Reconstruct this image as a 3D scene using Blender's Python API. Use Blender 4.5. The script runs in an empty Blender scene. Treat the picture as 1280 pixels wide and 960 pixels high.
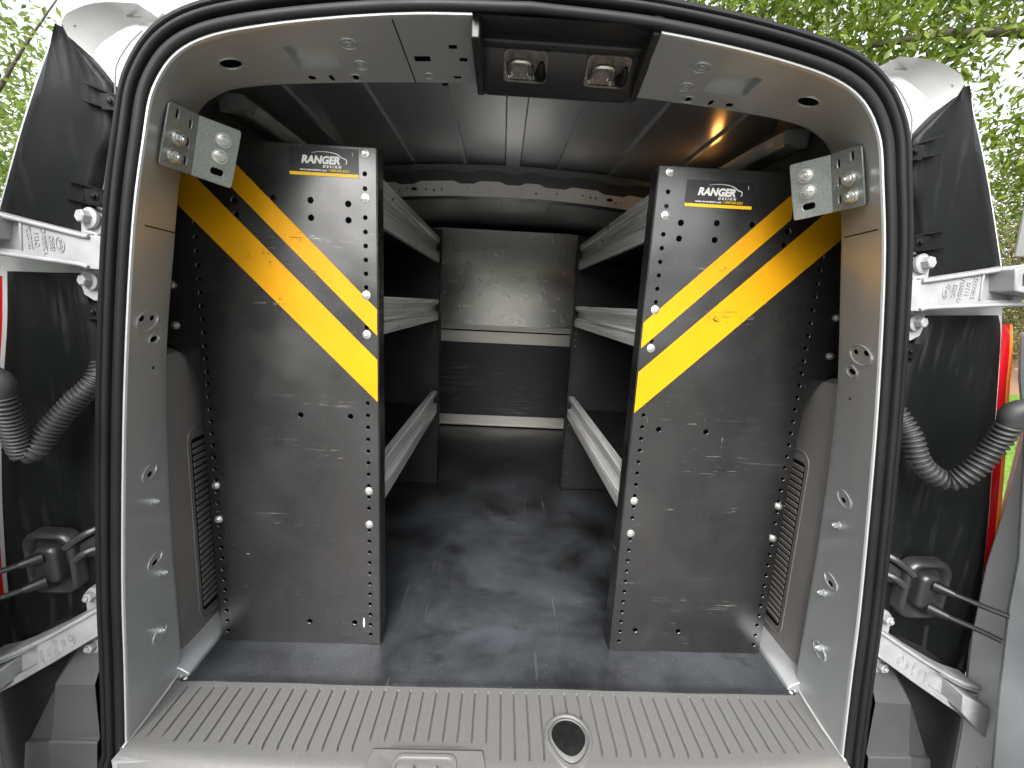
import bpy, bmesh, math, random
from mathutils import Vector, Matrix
from mathutils.geometry import delaunay_2d_cdt

random.seed(11)
scene = bpy.context.scene
col = scene.collection

# ------------------------------------------------------------------ camera
cd = bpy.data.cameras.new('camera')
cam = bpy.data.objects.new('camera', cd)
col.objects.link(cam)
cd.sensor_width = 36.0
cd.lens = 537.526 / 1280 * 36.0
cd.clip_start = 0.02
cd.clip_end = 400
cam.matrix_world = Matrix((
    (0.99854815, -0.04458647, -0.03022659, -0.01935625),
    (-0.02144654, 0.18567333, -0.98237745, 0.0),
    (0.04941302, 0.98159944, 0.18444754, 0.80424252),
    (0, 0, 0, 1)))
scene.camera = cam

# ------------------------------------------------------------------ sky, sun, exposure
SUN_EL, SUN_AZ = math.radians(40), math.radians(192)      # azimuth clockwise from +Y, i.e. behind the camera
w = bpy.data.worlds.new('World')
scene.world = w
w.use_nodes = True
wt = w.node_tree
wt.nodes.clear()
sky = wt.nodes.new('ShaderNodeTexSky')
sky.sky_type = 'NISHITA'
sky.sun_disc = False
sky.sun_elevation = SUN_EL
sky.sun_rotation = SUN_AZ
sky.dust_density = 4.0
sky.air_density = 1.0
sky.ozone_density = 1.0
hsv = wt.nodes.new('ShaderNodeHueSaturation')
hsv.inputs['Saturation'].default_value = 0.22
hsv.inputs['Value'].default_value = 1.3
bg = wt.nodes.new('ShaderNodeBackground')
bg.inputs['Strength'].default_value = 0.15
wo = wt.nodes.new('ShaderNodeOutputWorld')
wt.links.new(sky.outputs[0], hsv.inputs['Color'])
wt.links.new(hsv.outputs[0], bg.inputs['Color'])
wt.links.new(bg.outputs[0], wo.inputs['Surface'])
sl = bpy.data.lights.new('sun', 'SUN')
sl.energy = 1.4
sl.angle = math.radians(35)
sl.color = (1.0, 0.985, 0.96)
so = bpy.data.objects.new('sun', sl)
col.objects.link(so)
sd = Vector((math.sin(SUN_AZ) * math.cos(SUN_EL), math.cos(SUN_AZ) * math.cos(SUN_EL), math.sin(SUN_EL)))
so.rotation_euler = sd.to_track_quat('Z', 'Y').to_euler()
so.location = (0, -3, 8)
vs = scene.view_settings
vs.view_transform = 'Standard'
vs.look = 'None'
vs.exposure = 1.5
vs.gamma = 1.0
vs.use_curve_mapping = False

# ------------------------------------------------------------------ material helpers
class NT:
    def __init__(s, name):
        s.mat = bpy.data.materials.new(name)
        s.mat.use_nodes = True
        s.t = s.mat.node_tree
        s.b = s.t.nodes['Principled BSDF']
        s.out = s.t.nodes['Material Output']
        s.geo = s.t.nodes.new('ShaderNodeNewGeometry')
    def n(s, ty, ins=None, **kw):
        nd = s.t.nodes.new(ty)
        for k, v in kw.items():
            setattr(nd, k, v)
        for k, v in (ins or {}).items():
            s.put(nd.inputs[k], v)
        return nd
    def put(s, sock, v):
        if isinstance(v, bpy.types.NodeSocket):
            s.t.links.new(v, sock)
        elif isinstance(v, tuple) and len(v) == 3 and sock.type == 'RGBA':
            sock.default_value = (*v, 1)
        else:
            sock.default_value = v
    def set(s, **kw):
        nm = dict(base='Base Color', rough='Roughness', metal='Metallic', normal='Normal', spec='Specular IOR Level',
                  coat='Coat Weight', coat_rough='Coat Roughness', trans='Transmission Weight', emit='Emission Color',
                  emit_s='Emission Strength', alpha='Alpha', ior='IOR', sheen='Sheen Weight')
        for k, v in kw.items():
            s.put(s.b.inputs[nm[k]], v)
        return s
    def noise(s, scale=5, detail=3, rough=.55, vec=None, dist=0):
        if vec is None:
            vec = s.geo.outputs['Position']
        return s.n('ShaderNodeTexNoise', {'Vector': vec, 'Scale': scale, 'Detail': detail, 'Roughness': rough, 'Distortion': dist}).outputs['Fac']
    def scaled(s, sc, rot=(0, 0, 0), loc=(0, 0, 0)):
        return s.n('ShaderNodeMapping', {'Vector': s.geo.outputs['Position'], 'Scale': sc, 'Rotation': rot, 'Location': loc}).outputs[0]
    def ramp(s, fac, a, b, lo=0.0, hi=1.0):
        return s.n('ShaderNodeMapRange', {'Value': fac, 'From Min': a, 'From Max': b, 'To Min': lo, 'To Max': hi}).outputs[0]
    def math(s, op, a, b=0.0, clamp=False):
        return s.n('ShaderNodeMath', {0: a, 1: b}, operation=op, use_clamp=clamp).outputs[0]
    def mix(s, fac, a, b):
        nd = s.n('ShaderNodeMix', data_type='RGBA')
        s.put(nd.inputs[0], fac)
        s.put(nd.inputs[6], a)
        s.put(nd.inputs[7], b)
        return nd.outputs[2]
    def bump(s, h, strength=.2, dist=.001, normal=None):
        nd = s.n('ShaderNodeBump', {'Height': h, 'Strength': strength, 'Distance': dist})
        if normal is not None:
            s.put(nd.inputs['Normal'], normal)
        return nd.outputs[0]
    def spot(s, c, r):
        """soft spot around a world point: 1 at the centre, 0 at radius r (three radii)"""
        v = s.n('ShaderNodeVectorMath', {0: s.geo.outputs['Position'], 1: c}, operation='SUBTRACT').outputs[0]
        v = s.n('ShaderNodeVectorMath', {0: v, 1: (1 / r[0], 1 / r[1], 1 / r[2])}, operation='MULTIPLY').outputs[0]
        return s.n('ShaderNodeTexGradient', {'Vector': v}, gradient_type='SPHERICAL').outputs['Fac']

def plain(name, base, rough=.5, metal=0.0, var=.25, vscale=6, bumps=0.0, bscale=300, spec=.5, coat=0):
    m = NT(name)
    nz = m.noise(vscale, 4)
    dark = tuple(c * (1 - var) for c in base)
    lite = tuple(min(1, c * (1 + var)) for c in base)
    m.set(base=m.mix(m.ramp(nz, .3, .7), dark, lite), metal=metal, spec=spec, coat=coat,
          rough=m.ramp(m.noise(vscale * 2.3, 3), .3, .7, max(.03, rough - .06), rough + .06))
    if bumps:
        m.set(normal=m.bump(m.noise(bscale, 2), bumps, .0006))
    return m.mat

def paint(name, base, rough, metal, dirt=.35):
    m = NT(name)
    fine = m.noise(2600, 1)
    dust = m.ramp(m.noise(9, 5, .65), .5, .75, 0, dirt)
    c = m.mix(m.ramp(fine, .35, .65), tuple(x * .9 for x in base), tuple(x * 1.08 for x in base))
    m.set(base=m.mix(dust, c, tuple(x * .8 + .05 for x in base)), metal=metal,
          rough=m.ramp(m.noise(14, 4), .3, .7, rough - .05, rough + .08),
          normal=m.bump(m.noise(22, 2), .06, .004))
    return m.mat

SILVER = paint('silver body paint', (.43, .445, .45), .35, .5)
SILVER_EXT = paint('silver outer paint', (.46, .465, .46), .32, .25)
def mk_roof():
    m = NT('interior roof paint')
    g = m.noise(1, 3, .5, vec=m.scaled((9, 1.2, 1)))
    m.set(base=m.mix(m.ramp(g, .3, .7), (.58, .60, .62), (.68, .70, .72)), metal=.62, rough=m.ramp(m.noise(3, 2), .3, .7, .20, .27), normal=m.bump(m.noise(3, 1), .10, .01))
    return m.mat
ROOF = mk_roof()
WALLIN = paint('wall paint with shade', (.10, .10, .10), .4, .5)  # silver walls coloured dark to stand for the unlit interior
BOWMAT = paint('roof bow paint', (.78, .775, .75), .36, .25)
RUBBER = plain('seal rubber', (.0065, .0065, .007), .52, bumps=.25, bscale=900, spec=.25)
GROOVE = plain('seal groove', (.004, .004, .004), .9, spec=.1)
HOLE = plain('dark hole', (.004, .004, .004), .9, spec=.05)
TRIMBLK = plain('black header plastic', (.020, .020, .021), .42, bumps=.15, bscale=1200)
BOOTMAT = plain('grommet rubber', (.014, .0145, .0155), .38, bumps=.15, bscale=500, spec=.5)
CONDUIT = plain('conduit rubber', (.022, .022, .022), .55, bumps=.2, bscale=700)
CABLE = plain('cable sheath', (.006, .006, .006), .4, spec=.35)
BUMPER = plain('bumper plastic', (.045, .045, .046), .5, bumps=.3, bscale=900)
VOID = plain('dark underbody', (.010, .010, .010), .8, spec=.2)
ZINCBOLT = plain('zinc bolt', (.62, .62, .60), .33, .9, var=.15, vscale=60)
STEELBRIGHT = plain('bright steel', (.66, .64, .60), .25, .95, var=.15, vscale=60)
PLATEMAT = plain('striker plate steel', (.22, .195, .175), .45, .5, var=.3, vscale=120)
DOORTRIM = plain('door inner paint', (.21, .226, .232), .5, .15, bumps=.05)
LABELBLK = plain('sticker black', (.016, .015, .020), .36, var=.2)
SEALANT = plain('pale sealant', (.42, .42, .40), .6)
WHITE = plain('sticker white', (.82, .82, .80), .5, var=.04)
YELLOWFLAT = plain('sticker yellow', (.85, .54, .01), .45, var=.05)

def mk_zinc():
    m = NT('galvanised bracket')
    sp = m.noise(260, 3, .6)
    m.set(base=m.mix(m.ramp(sp, .35, .65), (.235, .25, .237), (.315, .33, .312)), metal=.6,
          rough=m.ramp(m.noise(40, 3), .3, .7, .30, .46), normal=m.bump(sp, .08, .0005))
    return m.mat
ZINC = mk_zinc()

def mk_cast():
    m = NT('cast hinge metal')
    m.set(base=m.mix(m.ramp(m.noise(30, 4), .3, .7), (.22, .225, .23), (.30, .305, .31)), metal=.15, rough=.5,
          normal=m.bump(m.noise(700, 3), .35, .0006))
    return m.mat
CAST = mk_cast()

def mk_jambplastic():
    m = NT('black jamb plastic')
    streak = m.noise(1, 5, .65, vec=m.scaled((55, 10, 5)))
    cloud = m.noise(7, 4, .6)
    dust = m.math('MULTIPLY', m.ramp(streak, .52, .75), m.ramp(cloud, .45, .7))
    speck = m.ramp(m.noise(330, 2), .74, .78)
    speck = m.math('MULTIPLY', speck, m.ramp(m.noise(6, 2), .5, .65))
    d = m.math('MAXIMUM', m.math('MULTIPLY', dust, .30), m.math('MULTIPLY', speck, .5))
    m.set(base=m.mix(d, (.0035, .004, .0042), (.12, .125, .13)), spec=.16, rough=m.ramp(cloud, .3, .7, .38, .55),
          normal=m.bump(m.noise(1500, 1), .12, .0004))
    return m.mat
JAMBBLK = mk_jambplastic()

def mk_sidetrim():
    m = NT('grey moulded side trim')
    m.set(base=m.mix(m.ramp(m.noise(5, 4), .3, .7), (.105, .098, .092), (.135, .127, .120)), rough=.5,
          normal=m.bump(m.noise(1400, 2), .3, .0005))
    return m.mat
SIDETRIM = mk_sidetrim()

def mk_sill():
    m = NT('grey sill plastic')
    stain = m.ramp(m.noise(9, 5, .7), .52, .72, 0, .5)
    fine = m.noise(900, 2)
    c = m.mix(m.ramp(fine, .3, .7), (.092, .091, .089), (.138, .137, .134))
    c = m.mix(stain, c, (.12, .112, .098))
    scuff = m.ramp(m.noise(1, 3, .6, vec=m.scaled((320, 18, 60), (0, 0, .25))), .70, .74, 0, .25)
    c = m.mix(scuff, c, (.4, .4, .39))
    m.set(base=c, rough=.52, normal=m.bump(fine, .5, .0006))
    return m.mat
SILL = mk_sill()

def mk_mat():
    m = NT('black vinyl floor mat')
    cloud = m.noise(2.6, 5, .62, dist=.3)
    dust = m.ramp(cloud, .36, .70)
    grain = m.noise(240, 3, .7)
    dust = m.math('MULTIPLY', dust, m.ramp(grain, .25, .75, .55, 1.15))
    sx = m.n('ShaderNodeSeparateXYZ', {0: m.geo.outputs['Position']})
    near = m.ramp(sx.outputs['Y'], .80, 2.3, 1.0, .30)          # real dust, thinned inward to paint the light fading from the door
    lip = m.ramp(sx.outputs['Y'], .778, .800, .35, 1.0)
    sky_sheen = m.spot((.02, .90, 0), (.30, .13, 1))  # pale band painted in for the sky's reflection at the entrance
    dust = m.math('ADD', m.math('MULTIPLY', dust, near), m.math('MULTIPLY', sky_sheen, .35))
    dust = m.math('MULTIPLY', dust, lip)
    blot = m.ramp(m.noise(9, 4, .6, vec=m.scaled((1, 1.6, 1))), .58, .72)
    dust = m.math('MULTIPLY', dust, m.math('SUBTRACT', 1.0, m.math('MULTIPLY', blot, .55)), True)
    c = m.mix(m.math('MULTIPLY', dust, .95), (.0060, .0062, .0066), (.085, .093, .105))
    # long drag scratches into the van, and white specks at the door end
    s1 = m.ramp(m.noise(1, 2, .5, vec=m.scaled((95, 2.2, 1), (0, 0, .16))), .715, .735)
    s2 = m.ramp(m.noise(1, 2, .5, vec=m.scaled((110, 3, 1), (0, 0, -.28))), .72, .74)
    s3 = m.ramp(m.noise(1, 2, .5, vec=m.scaled((16, 130, 1), (0, 0, .5))), .725, .745)
    sc = m.math('MAXIMUM', m.math('MAXIMUM', s1, s2), s3)
    sc = m.math('MULTIPLY', sc, m.ramp(m.noise(5, 2), .40, .6, .02, .20))
    c = m.mix(sc, c, (.34, .36, .38))
    sp = m.math('MULTIPLY', m.ramp(m.noise(420, 2), .70, .74), m.ramp(sx.outputs['Y'], .78, 1.15, .55, .05))
    c = m.mix(sp, c, (.55, .56, .56))
    m.set(base=c, rough=m.ramp(cloud, .3, .7, .30, .50), normal=m.bump(m.noise(5, 3), .20, .02, m.bump(grain, .12, .0005)))
    return m.mat
MATMAT = mk_mat()

def scratches(m, spots, base_amt):
    """thin horizontal scuffs, dense around the given spots (centre, radii, strength)"""
    a = m.ramp(m.noise(1, 4, .7, vec=m.scaled((6, 9, 300), (0, .07, 0)), dist=.6), .575, .64)
    b = m.ramp(m.noise(1, 3, .6, vec=m.scaled((14, 9, 240), (0, -.35, 0), (3, 1, 2))), .665, .69)
    chop = m.ramp(m.noise(38, 3, .6), .46, .62)
    dens = base_amt
    for c, r, k in spots:
        dens = m.math('ADD', dens, m.math('MULTIPLY', m.spot(c, r), k))
    wide = m.ramp(m.noise(3.5, 2), .45, .7)
    s = m.math('MAXIMUM', m.math('MULTIPLY', a, chop), m.math('MULTIPLY', b, .6))
    return m.math('MULTIPLY', m.math('MULTIPLY', s, .75), m.math('ADD', dens, m.math('MULTIPLY', wide, base_amt)), True)

SPOTS = {
    -1: [((0.4176,0.888,0.5789), (.10, .2, .022), 1.6), ((0.4049,0.888,0.4648), (.11, .2, .030), 2.2), ((0.4799,0.888,0.3132), (.09, .2, .02), 1.3),
         ((0.434,0.888,0.143), (.09, .2, .04), 1.3), ((0.3898,0.888,0.9068), (.10, .2, .022), 2.2), ((0.492,0.888,0.8713), (.07, .2, .03), 1.6), ((0.392,0.888,0.8412), (.08, .2, .014), 2.0), ((0.4735,0.888,0.7793), (.06, .2, .03), 1.2)],
    1: [((0.3831,0.888,0.8963), (.09, .2, .016), 2.2), ((0.4383,0.888,0.7967), (.09, .2, .020), 2.2), ((0.4757,0.888,0.4718), (.10, .2, .035), 1.4),
        ((0.399,0.888,0.368), (.05, .2, .014), 2.6), ((0.518,0.888,0.3668), (.05, .2, .012), 2.2), ((0.4257,0.888,0.5774), (.05, .2, .02), 1.2), ((0.5049,0.888,0.1283), (.09, .2, .03), .9)],
}
for k in SPOTS:   # the mirrored survey keeps true sides: the left cabinet stands at negative x
    SPOTS[k] = [((abs(c[0]) * k, c[1], c[2]), r, a) for c, r, a in SPOTS[k]]

def mk_panel(side):
    m = NT('black powder coated steel')
    s = scratches(m, SPOTS[side], .075)
    cloud = m.noise(6, 4, .6)
    dust = m.ramp(cloud, .48, .75, 0, .10)
    c = m.mix(dust, (.0085, .0085, .0088), (.075, .075, .077))
    c = m.mix(m.math('MULTIPLY', s, .62), c, (.42, .39, .35))
    d1 = m.ramp(m.noise(1, 3, .6, vec=m.scaled((18, 9, 210), (0, .75, 0))), .70, .72, 0, .8)
    d2 = m.ramp(m.noise(1, 3, .6, vec=m.scaled((210, 9, 16), (0, .12, 0))), .715, .735, 0, .7)
    far = m.math('MULTIPLY', m.math('MAXIMUM', d1, d2), m.ramp(m.noise(5, 3), .48, .62))
    c = m.mix(far, c, (.40, .37, .33))
    if side < 0:        # one bare gouge at the foot of the left panel
        c = m.mix(m.ramp(m.spot((-.3085, .888, .057), (.0026, .2, .016)), .1, .4), c, (.75, .74, .72))
    sp = m.math('MULTIPLY', m.ramp(m.noise(260, 2), .735, .76), m.ramp(m.noise(8, 2), .5, .7, 0, .6))
    c = m.mix(sp, c, (.45, .42, .38))
    m.set(base=c, rough=m.ramp(cloud, .3, .7, .22, .36), spec=1.0,
          normal=m.bump(m.noise(4.5, 2), .22, .02, m.bump(m.noise(1600, 1), .08, .0004)))
    return m.mat
PANEL = {k: mk_panel(k) for k in (-1, 1)}

def mk_stripe(side):
    m = NT('yellow reflective tape')
    s = scratches(m, SPOTS[side], .04)
    flake = m.ramp(m.noise(70, 4, .7), .60, .63)
    for_spots = 0.0
    for c, r, k in SPOTS[side]:
        for_spots = m.math('ADD', for_spots, m.math('MULTIPLY', m.spot(c, tuple(x * .8 for x in r)), k * .9))
    s = m.math('MAXIMUM', s, m.math('MULTIPLY', flake, for_spots), True)
    c = m.mix(m.ramp(m.noise(12, 3), .3, .7), (.44, .208, .001), (.50, .240, .001))
    m.set(base=m.mix(s, c, (.015, .013, .010)), rough=.45, spec=.22, normal=m.bump(m.noise(500, 2), .06, .0004))
    return m.mat
STRIPE = {k: mk_stripe(k) for k in (-1, 1)}
DARKSTEEL = plain('black cabinet steel', (.008, .008, .0085), .45, var=.3)
SHELFBLK = plain('black shelf tray', (.008, .008, .009), .5, var=.3)

def mk_alu(name, base, rough, vec, contrast=.25, metal=.95):
    m = NT(name)
    st = m.noise(1, 4, .65, vec=m.scaled(vec))
    sm = m.noise(16, 4, .6)
    lo = tuple(x * (1 - contrast) for x in base)
    c = m.mix(m.ramp(st, .3, .7), lo, base)
    scr = m.ramp(m.noise(1, 3, .6, vec=m.scaled((60, 60, 60), (.4, .7, .3))), .735, .765, 0, .3)
    c = m.mix(scr, c, tuple(x * .45 for x in base))
    m.set(base=c, metal=metal, rough=m.ramp(sm, .3, .7, rough - .03, rough + .04), normal=m.bump(st, .10, .0006))
    return m.mat
LIPALU = mk_alu('shelf lip aluminium', (.90, .90, .88), .30, (240, 3, 240), .55, .55)
SHEETALU = mk_alu('partition aluminium sheet', (.88, .865, .83), .25, (5, 5, 90), .10, .8)
STRIPALU = mk_alu('partition aluminium strip', (.70, .68, .62), .42, (4, 4, 200), .15, .7)

def mk_partblack():
    m = NT('scuffed black partition panel')
    s = m.ramp(m.noise(1, 4, .7, vec=m.scaled((6, 6, 140), (0, .12, 0))), .54, .64)
    s = m.math('MULTIPLY', s, m.ramp(m.noise(6, 3), .42, .62))
    m.set(base=m.mix(m.math('MULTIPLY', s, .55), (.016, .018, .022), (.20, .20, .20)), rough=.42)
    return m.mat
PARTBLK = mk_partblack()

def mk_lens(name, c, emit=0.0):
    m = NT(name)
    m.set(base=c, rough=.12, coat=.5, emit=c, emit_s=emit)
    return m.mat
REDLENS = mk_lens('red lamp lens', (.34, .004, .008))
AMBERLENS = mk_lens('amber lamp lens', (.80, .20, .03))
LAMPGLOW = mk_lens('lit cargo lamp lens', (1.0, .42, .10), 8.0)

def mk_leaf(name, dark, lite, trans=.45):
    m = NT(name)
    nz = m.noise(2.2, 3, .6)
    fine = m.noise(25, 2)
    c = m.mix(m.ramp(m.math('ADD', m.math('MULTIPLY', nz, .6), m.math('MULTIPLY', fine, .4)), .38, .62), dark, lite)
    tr = m.n('ShaderNodeBsdfTranslucent', {'Color': c})
    m.set(base=c, rough=.5)
    mx = m.n('ShaderNodeMixShader', {0: trans})
    m.t.links.new(m.b.outputs[0], mx.inputs[1])
    m.t.links.new(tr.outputs[0], mx.inputs[2])
    m.t.links.new(mx.outputs[0], m.out.inputs['Surface'])
    return m.mat
LEAF = mk_leaf('locust leaf', (.035, .065, .008), (.24, .31, .035), .55)
LEAF2 = mk_leaf('broad leaf', (.065, .105, .02), (.26, .33, .07), .5)
NEEDLE = mk_leaf('juniper foliage', (.08, .085, .03), (.22, .21, .085), .25)
BARK = plain('bark', (.055, .042, .034), .85, var=.4, vscale=14, bumps=.8, bscale=60)
GRASS = plain('lawn grass', (.10, .19, .02), .7, var=.45, vscale=30, spec=.2)
BLADE = mk_leaf('grass blade', (.09, .17, .02), (.22, .34, .05), .4)
MULCH = plain('wood mulch', (.20, .105, .060), .85, var=.5, vscale=40, bumps=.8, bscale=60)
GRAVEL = plain('pale gravel drive', (.20, .19, .178), .85, var=.35, vscale=60, bumps=.6, bscale=120)
SOIL = plain('earth', (.12, .10, .07), .9, var=.4, vscale=2)

# ------------------------------------------------------------------ mesh helpers
WLOC = {}

class MB:
    """collects faces of ONE mesh object"""
    def __init__(s):
        s.v, s.f, s.m = [], [], []
    def add(s, vs, fs, mi=0):
        b = len(s.v)
        s.v += [tuple(p) for p in vs]
        s.f += [[i + b for i in f] for f in fs]
        s.m += [mi] * len(fs)
        return s
    def box(s, x0, x1, y0, y1, z0, z1, mi=0):
        vs = [(x, y, z) for z in (z0, z1) for y in (y0, y1) for x in (x0, x1)]
        return s.add(vs, [(0, 2, 3, 1), (4, 5, 7, 6), (0, 1, 5, 4), (2, 6, 7, 3), (0, 4, 6, 2), (1, 3, 7, 5)], mi)
    def loft(s, rings, closed=True, cap=True, mi=0, loop=False):
        n = len(rings[0])
        vs = [p for r in rings for p in r]
        fs = []
        m = n if closed else n - 1
        R_ = len(rings)
        for i in range(R_ if loop else R_ - 1):
            j = (i + 1) % R_
            for k in range(m):
                l = (k + 1) % n
                fs.append((i * n + k, i * n + l, j * n + l, j * n + k))
        if cap and closed and not loop:
            fs.append(tuple(range(n))[::-1])
            fs.append(tuple((R_ - 1) * n + k for k in range(n)))
        return s.add(vs, fs, mi)
    def tube(s, path, r, seg=10, mi=0, cap=True):
        P = [Vector(p) for p in path]
        rings = []
        up = None
        for i, p in enumerate(P):
            t = (P[min(i + 1, len(P) - 1)] - P[max(i - 1, 0)]).normalized()
            if up is None:
                up = t.orthogonal().normalized()
            up = (up - t * up.dot(t))
            if up.length < 1e-6:
                up = t.orthogonal()
            up.normalize()
            b = t.cross(up)
            rr = r(i) if callable(r) else (r[i] if isinstance(r, (list, tuple)) else r)
            rings.append([p + (up * math.cos(a) + b * math.sin(a)) * rr for a in [2 * math.pi * k / seg for k in range(seg)]])
        return s.loft(rings, True, cap, mi)
    def cyl(s, p0, p1, r0, r1=None, seg=16, mi=0):
        return s.tube([p0, p1], [r0, r0 if r1 is None else r1], seg, mi)
    def plate(s, outline, holes, fn, t, mi=0, side_mi=None, hole_mi=None):
        """flat sheet with holes; fn(u, v, w) -> xyz with w = 0 front, w = t back"""
        vs, es = [], []
        loops = [outline] + list(holes)
        for lp in loops:
            b = len(vs)
            vs += [Vector(p) for p in lp]
            es += [(b + i, b + (i + 1) % len(lp)) for i in range(len(lp))]
        ov, oe, of, _, _, _ = delaunay_2d_cdt(vs, es, [], 1, 1e-6)
        def inside(p, lp):
            c = False
            for i in range(len(lp)):
                a, b = lp[i], lp[i - 1]
                if (a[1] > p[1]) != (b[1] > p[1]) and p[0] < (b[0] - a[0]) * (p[1] - a[1]) / (b[1] - a[1]) + a[0]:
                    c = not c
            return c
        keep = []
        for f in of:
            cx = sum(ov[i].x for i in f) / len(f)
            cy = sum(ov[i].y for i in f) / len(f)
            if not inside((cx, cy), outline):
                continue
            if any(inside((cx, cy), h) for h in holes):
                continue
            keep.append(tuple(f))
        s.add([fn(p.x, p.y, 0) for p in ov], keep, mi)
        if t:
            s.add([fn(p.x, p.y, t) for p in ov], [f[::-1] for f in keep], mi)
            for li, lp in enumerate(loops):
                n = len(lp)
                q = (mi if side_mi is None else side_mi) if li == 0 else (mi if hole_mi is None else hole_mi)
                s.add([fn(p[0], p[1], 0) for p in lp] + [fn(p[0], p[1], t) for p in lp],
                      [(i, (i + 1) % n, n + (i + 1) % n, n + i) for i in range(n)], q)
        return s
    def build(s, name, mats, parent=None, mir=1, bevel=0.0, smooth=35, seg=2, loc=None):
        if not isinstance(mats, (list, tuple)):
            mats = [mats]
        vs = [Vector((p[0] * mir, p[1], p[2])) for p in s.v]
        xs = [p.x for p in vs]; ys = [p.y for p in vs]; zs = [p.z for p in vs]
        c = Vector(((min(xs) + max(xs)) / 2, (min(ys) + max(ys)) / 2, (min(zs) + max(zs)) / 2))
        if parent is None:
            c.z = min(zs)
        if loc is not None:
            c = Vector(loc)
        me = bpy.data.meshes.new(name)
        me.from_pydata([p - c for p in vs], [], [f if mir > 0 else f[::-1] for f in s.f])
        for m in mats:
            me.materials.append(m)
        if len(mats) > 1:
            me.polygons.foreach_set('material_index', s.m)
        bm = bmesh.new()
        bm.from_mesh(me)
        bmesh.ops.remove_doubles(bm, verts=bm.verts, dist=1e-6)
        bmesh.ops.recalc_face_normals(bm, faces=bm.faces)
        bm.to_mesh(me)
        bm.free()
        if smooth:
            for p in me.polygons:
                p.use_smooth = True
            me.set_sharp_from_angle(angle=math.radians(smooth))
        o = bpy.data.objects.new(name, me)
        col.objects.link(o)
        WLOC[o.name] = c
        if parent is not None:
            o.parent = parent
            o.location = c - WLOC[parent.name]
        else:
            o.location = c
        if bevel:
            b = o.modifiers.new('bevel', 'BEVEL')
            b.width = bevel
            b.segments = seg
            b.limit_method = 'ANGLE'
            b.angle_limit = math.radians(40)
        return o

def thing(name, loc, label, cat, group=None):
    o = bpy.data.objects.new(name, None)
    o.empty_display_size = .1
    o.location = loc
    col.objects.link(o)
    WLOC[o.name] = Vector(loc)
    tag(o, label, cat, group)
    return o

def tag(o, label=None, cat=None, group=None, kind=None):
    if label: o['label'] = label
    if cat: o['category'] = cat
    if group: o['group'] = group
    if kind: o['kind'] = kind
    return o

def cat_rom(pts, per=6, closed=False):
    P = [Vector(p) for p in pts]
    n = len(P)
    out = []
    rng = n if closed else n - 1
    for i in range(rng):
        if closed:
            a, b, c, d = P[(i - 1) % n], P[i], P[(i + 1) % n], P[(i + 2) % n]
        else:
            b, c = P[i], P[i + 1]
            a = P[i - 1] if i else 2 * b - c
            d = P[i + 2] if i + 2 < n else 2 * c - b
        for k in range(per):
            f = k / per
            out.append(.5 * ((2 * b) + (c - a) * f + (2 * a - 5 * b + 4 * c - d) * f * f + (3 * b - a - 3 * c + d) * f ** 3))
    if not closed:
        out.append(P[-1])
    return out

def resample(pts, n):
    P = [Vector(p) for p in pts]
    d = [0]
    for a, b in zip(P, P[1:]):
        d.append(d[-1] + (b - a).length)
    out = []
    j = 0
    for i in range(n):
        t = d[-1] * i / (n - 1)
        while j < len(P) - 2 and d[j + 1] < t:
            j += 1
        L_ = d[j + 1] - d[j]
        out.append(P[j].lerp(P[j + 1], (t - d[j]) / L_ if L_ else 0))
    return out

def circle(cx, cy, r, n=12, ry=None):
    ry = ry or r
    return [(cx + r * math.cos(2 * math.pi * k / n), cy + ry * math.sin(2 * math.pi * k / n)) for k in range(n)]

def rrect(x0, x1, y0, y1, r, n=4):
    out = []
    for cx, cy, a0 in ((x1 - r, y1 - r, 0), (x0 + r, y1 - r, 90), (x0 + r, y0 + r, 180), (x1 - r, y0 + r, 270)):
        for k in range(n + 1):
            a = math.radians(a0 + 90 * k / n)
            out.append((cx + r * math.cos(a), cy + r * math.sin(a)))
    return out

_txt = {}
def text_geo(body, size, shear=0.0, fat=0.0, depth=0.0, spacing=1.0):
    key = (body, size, shear, fat, depth, spacing)
    if key not in _txt:
        cu = bpy.data.curves.new('lettering', 'FONT')
        cu.body = body
        cu.size = size
        cu.shear = shear
        cu.offset = fat
        cu.extrude = depth
        cu.space_character = spacing
        cu.align_x = 'LEFT'
        cu.resolution_u = 3
        o = bpy.data.objects.new('lettering', cu)
        col.objects.link(o)
        dg = bpy.context.evaluated_depsgraph_get()
        me = o.evaluated_get(dg).to_mesh()
        vs = [tuple(v.co) for v in me.vertices]
        fs = [tuple(p.vertices) for p in me.polygons]
        o.evaluated_get(dg).to_mesh_clear()
        bpy.data.objects.remove(o)
        bpy.data.curves.remove(cu)
        x0 = min(v[0] for v in vs)
        x1 = max(v[0] for v in vs)
        _txt[key] = ([(v[0] - x0, v[1], v[2]) for v in vs], fs, x1 - x0)
    return _txt[key]

def hexbolt(m, p, axis, r=.008, h=.009, flange=None, mi=0, twist=.2, dome=True):
    """flanged hex head standing on point p along axis"""
    a = Vector(axis).normalized()
    p = Vector(p)
    fl = flange or r * 1.55
    m.tube([p - a * .001, p + a * h * .22, p + a * h * .30], [fl, fl, fl * .86], 18, mi)
    u = a.orthogonal().normalized()
    v = a.cross(u)
    def ring(d, rr):
        return [p + a * d + (u * math.cos(k * math.pi / 3 + twist) + v * math.sin(k * math.pi / 3 + twist)) * rr for k in range(6)]
    m.loft([ring(h * .25, r), ring(h * .92, r), ring(h, r * .86)], True, True, mi)
    if dome:
        m.tube([p + a * h, p + a * h * 1.25], [r * .55, r * .45], 10, mi)

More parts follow.
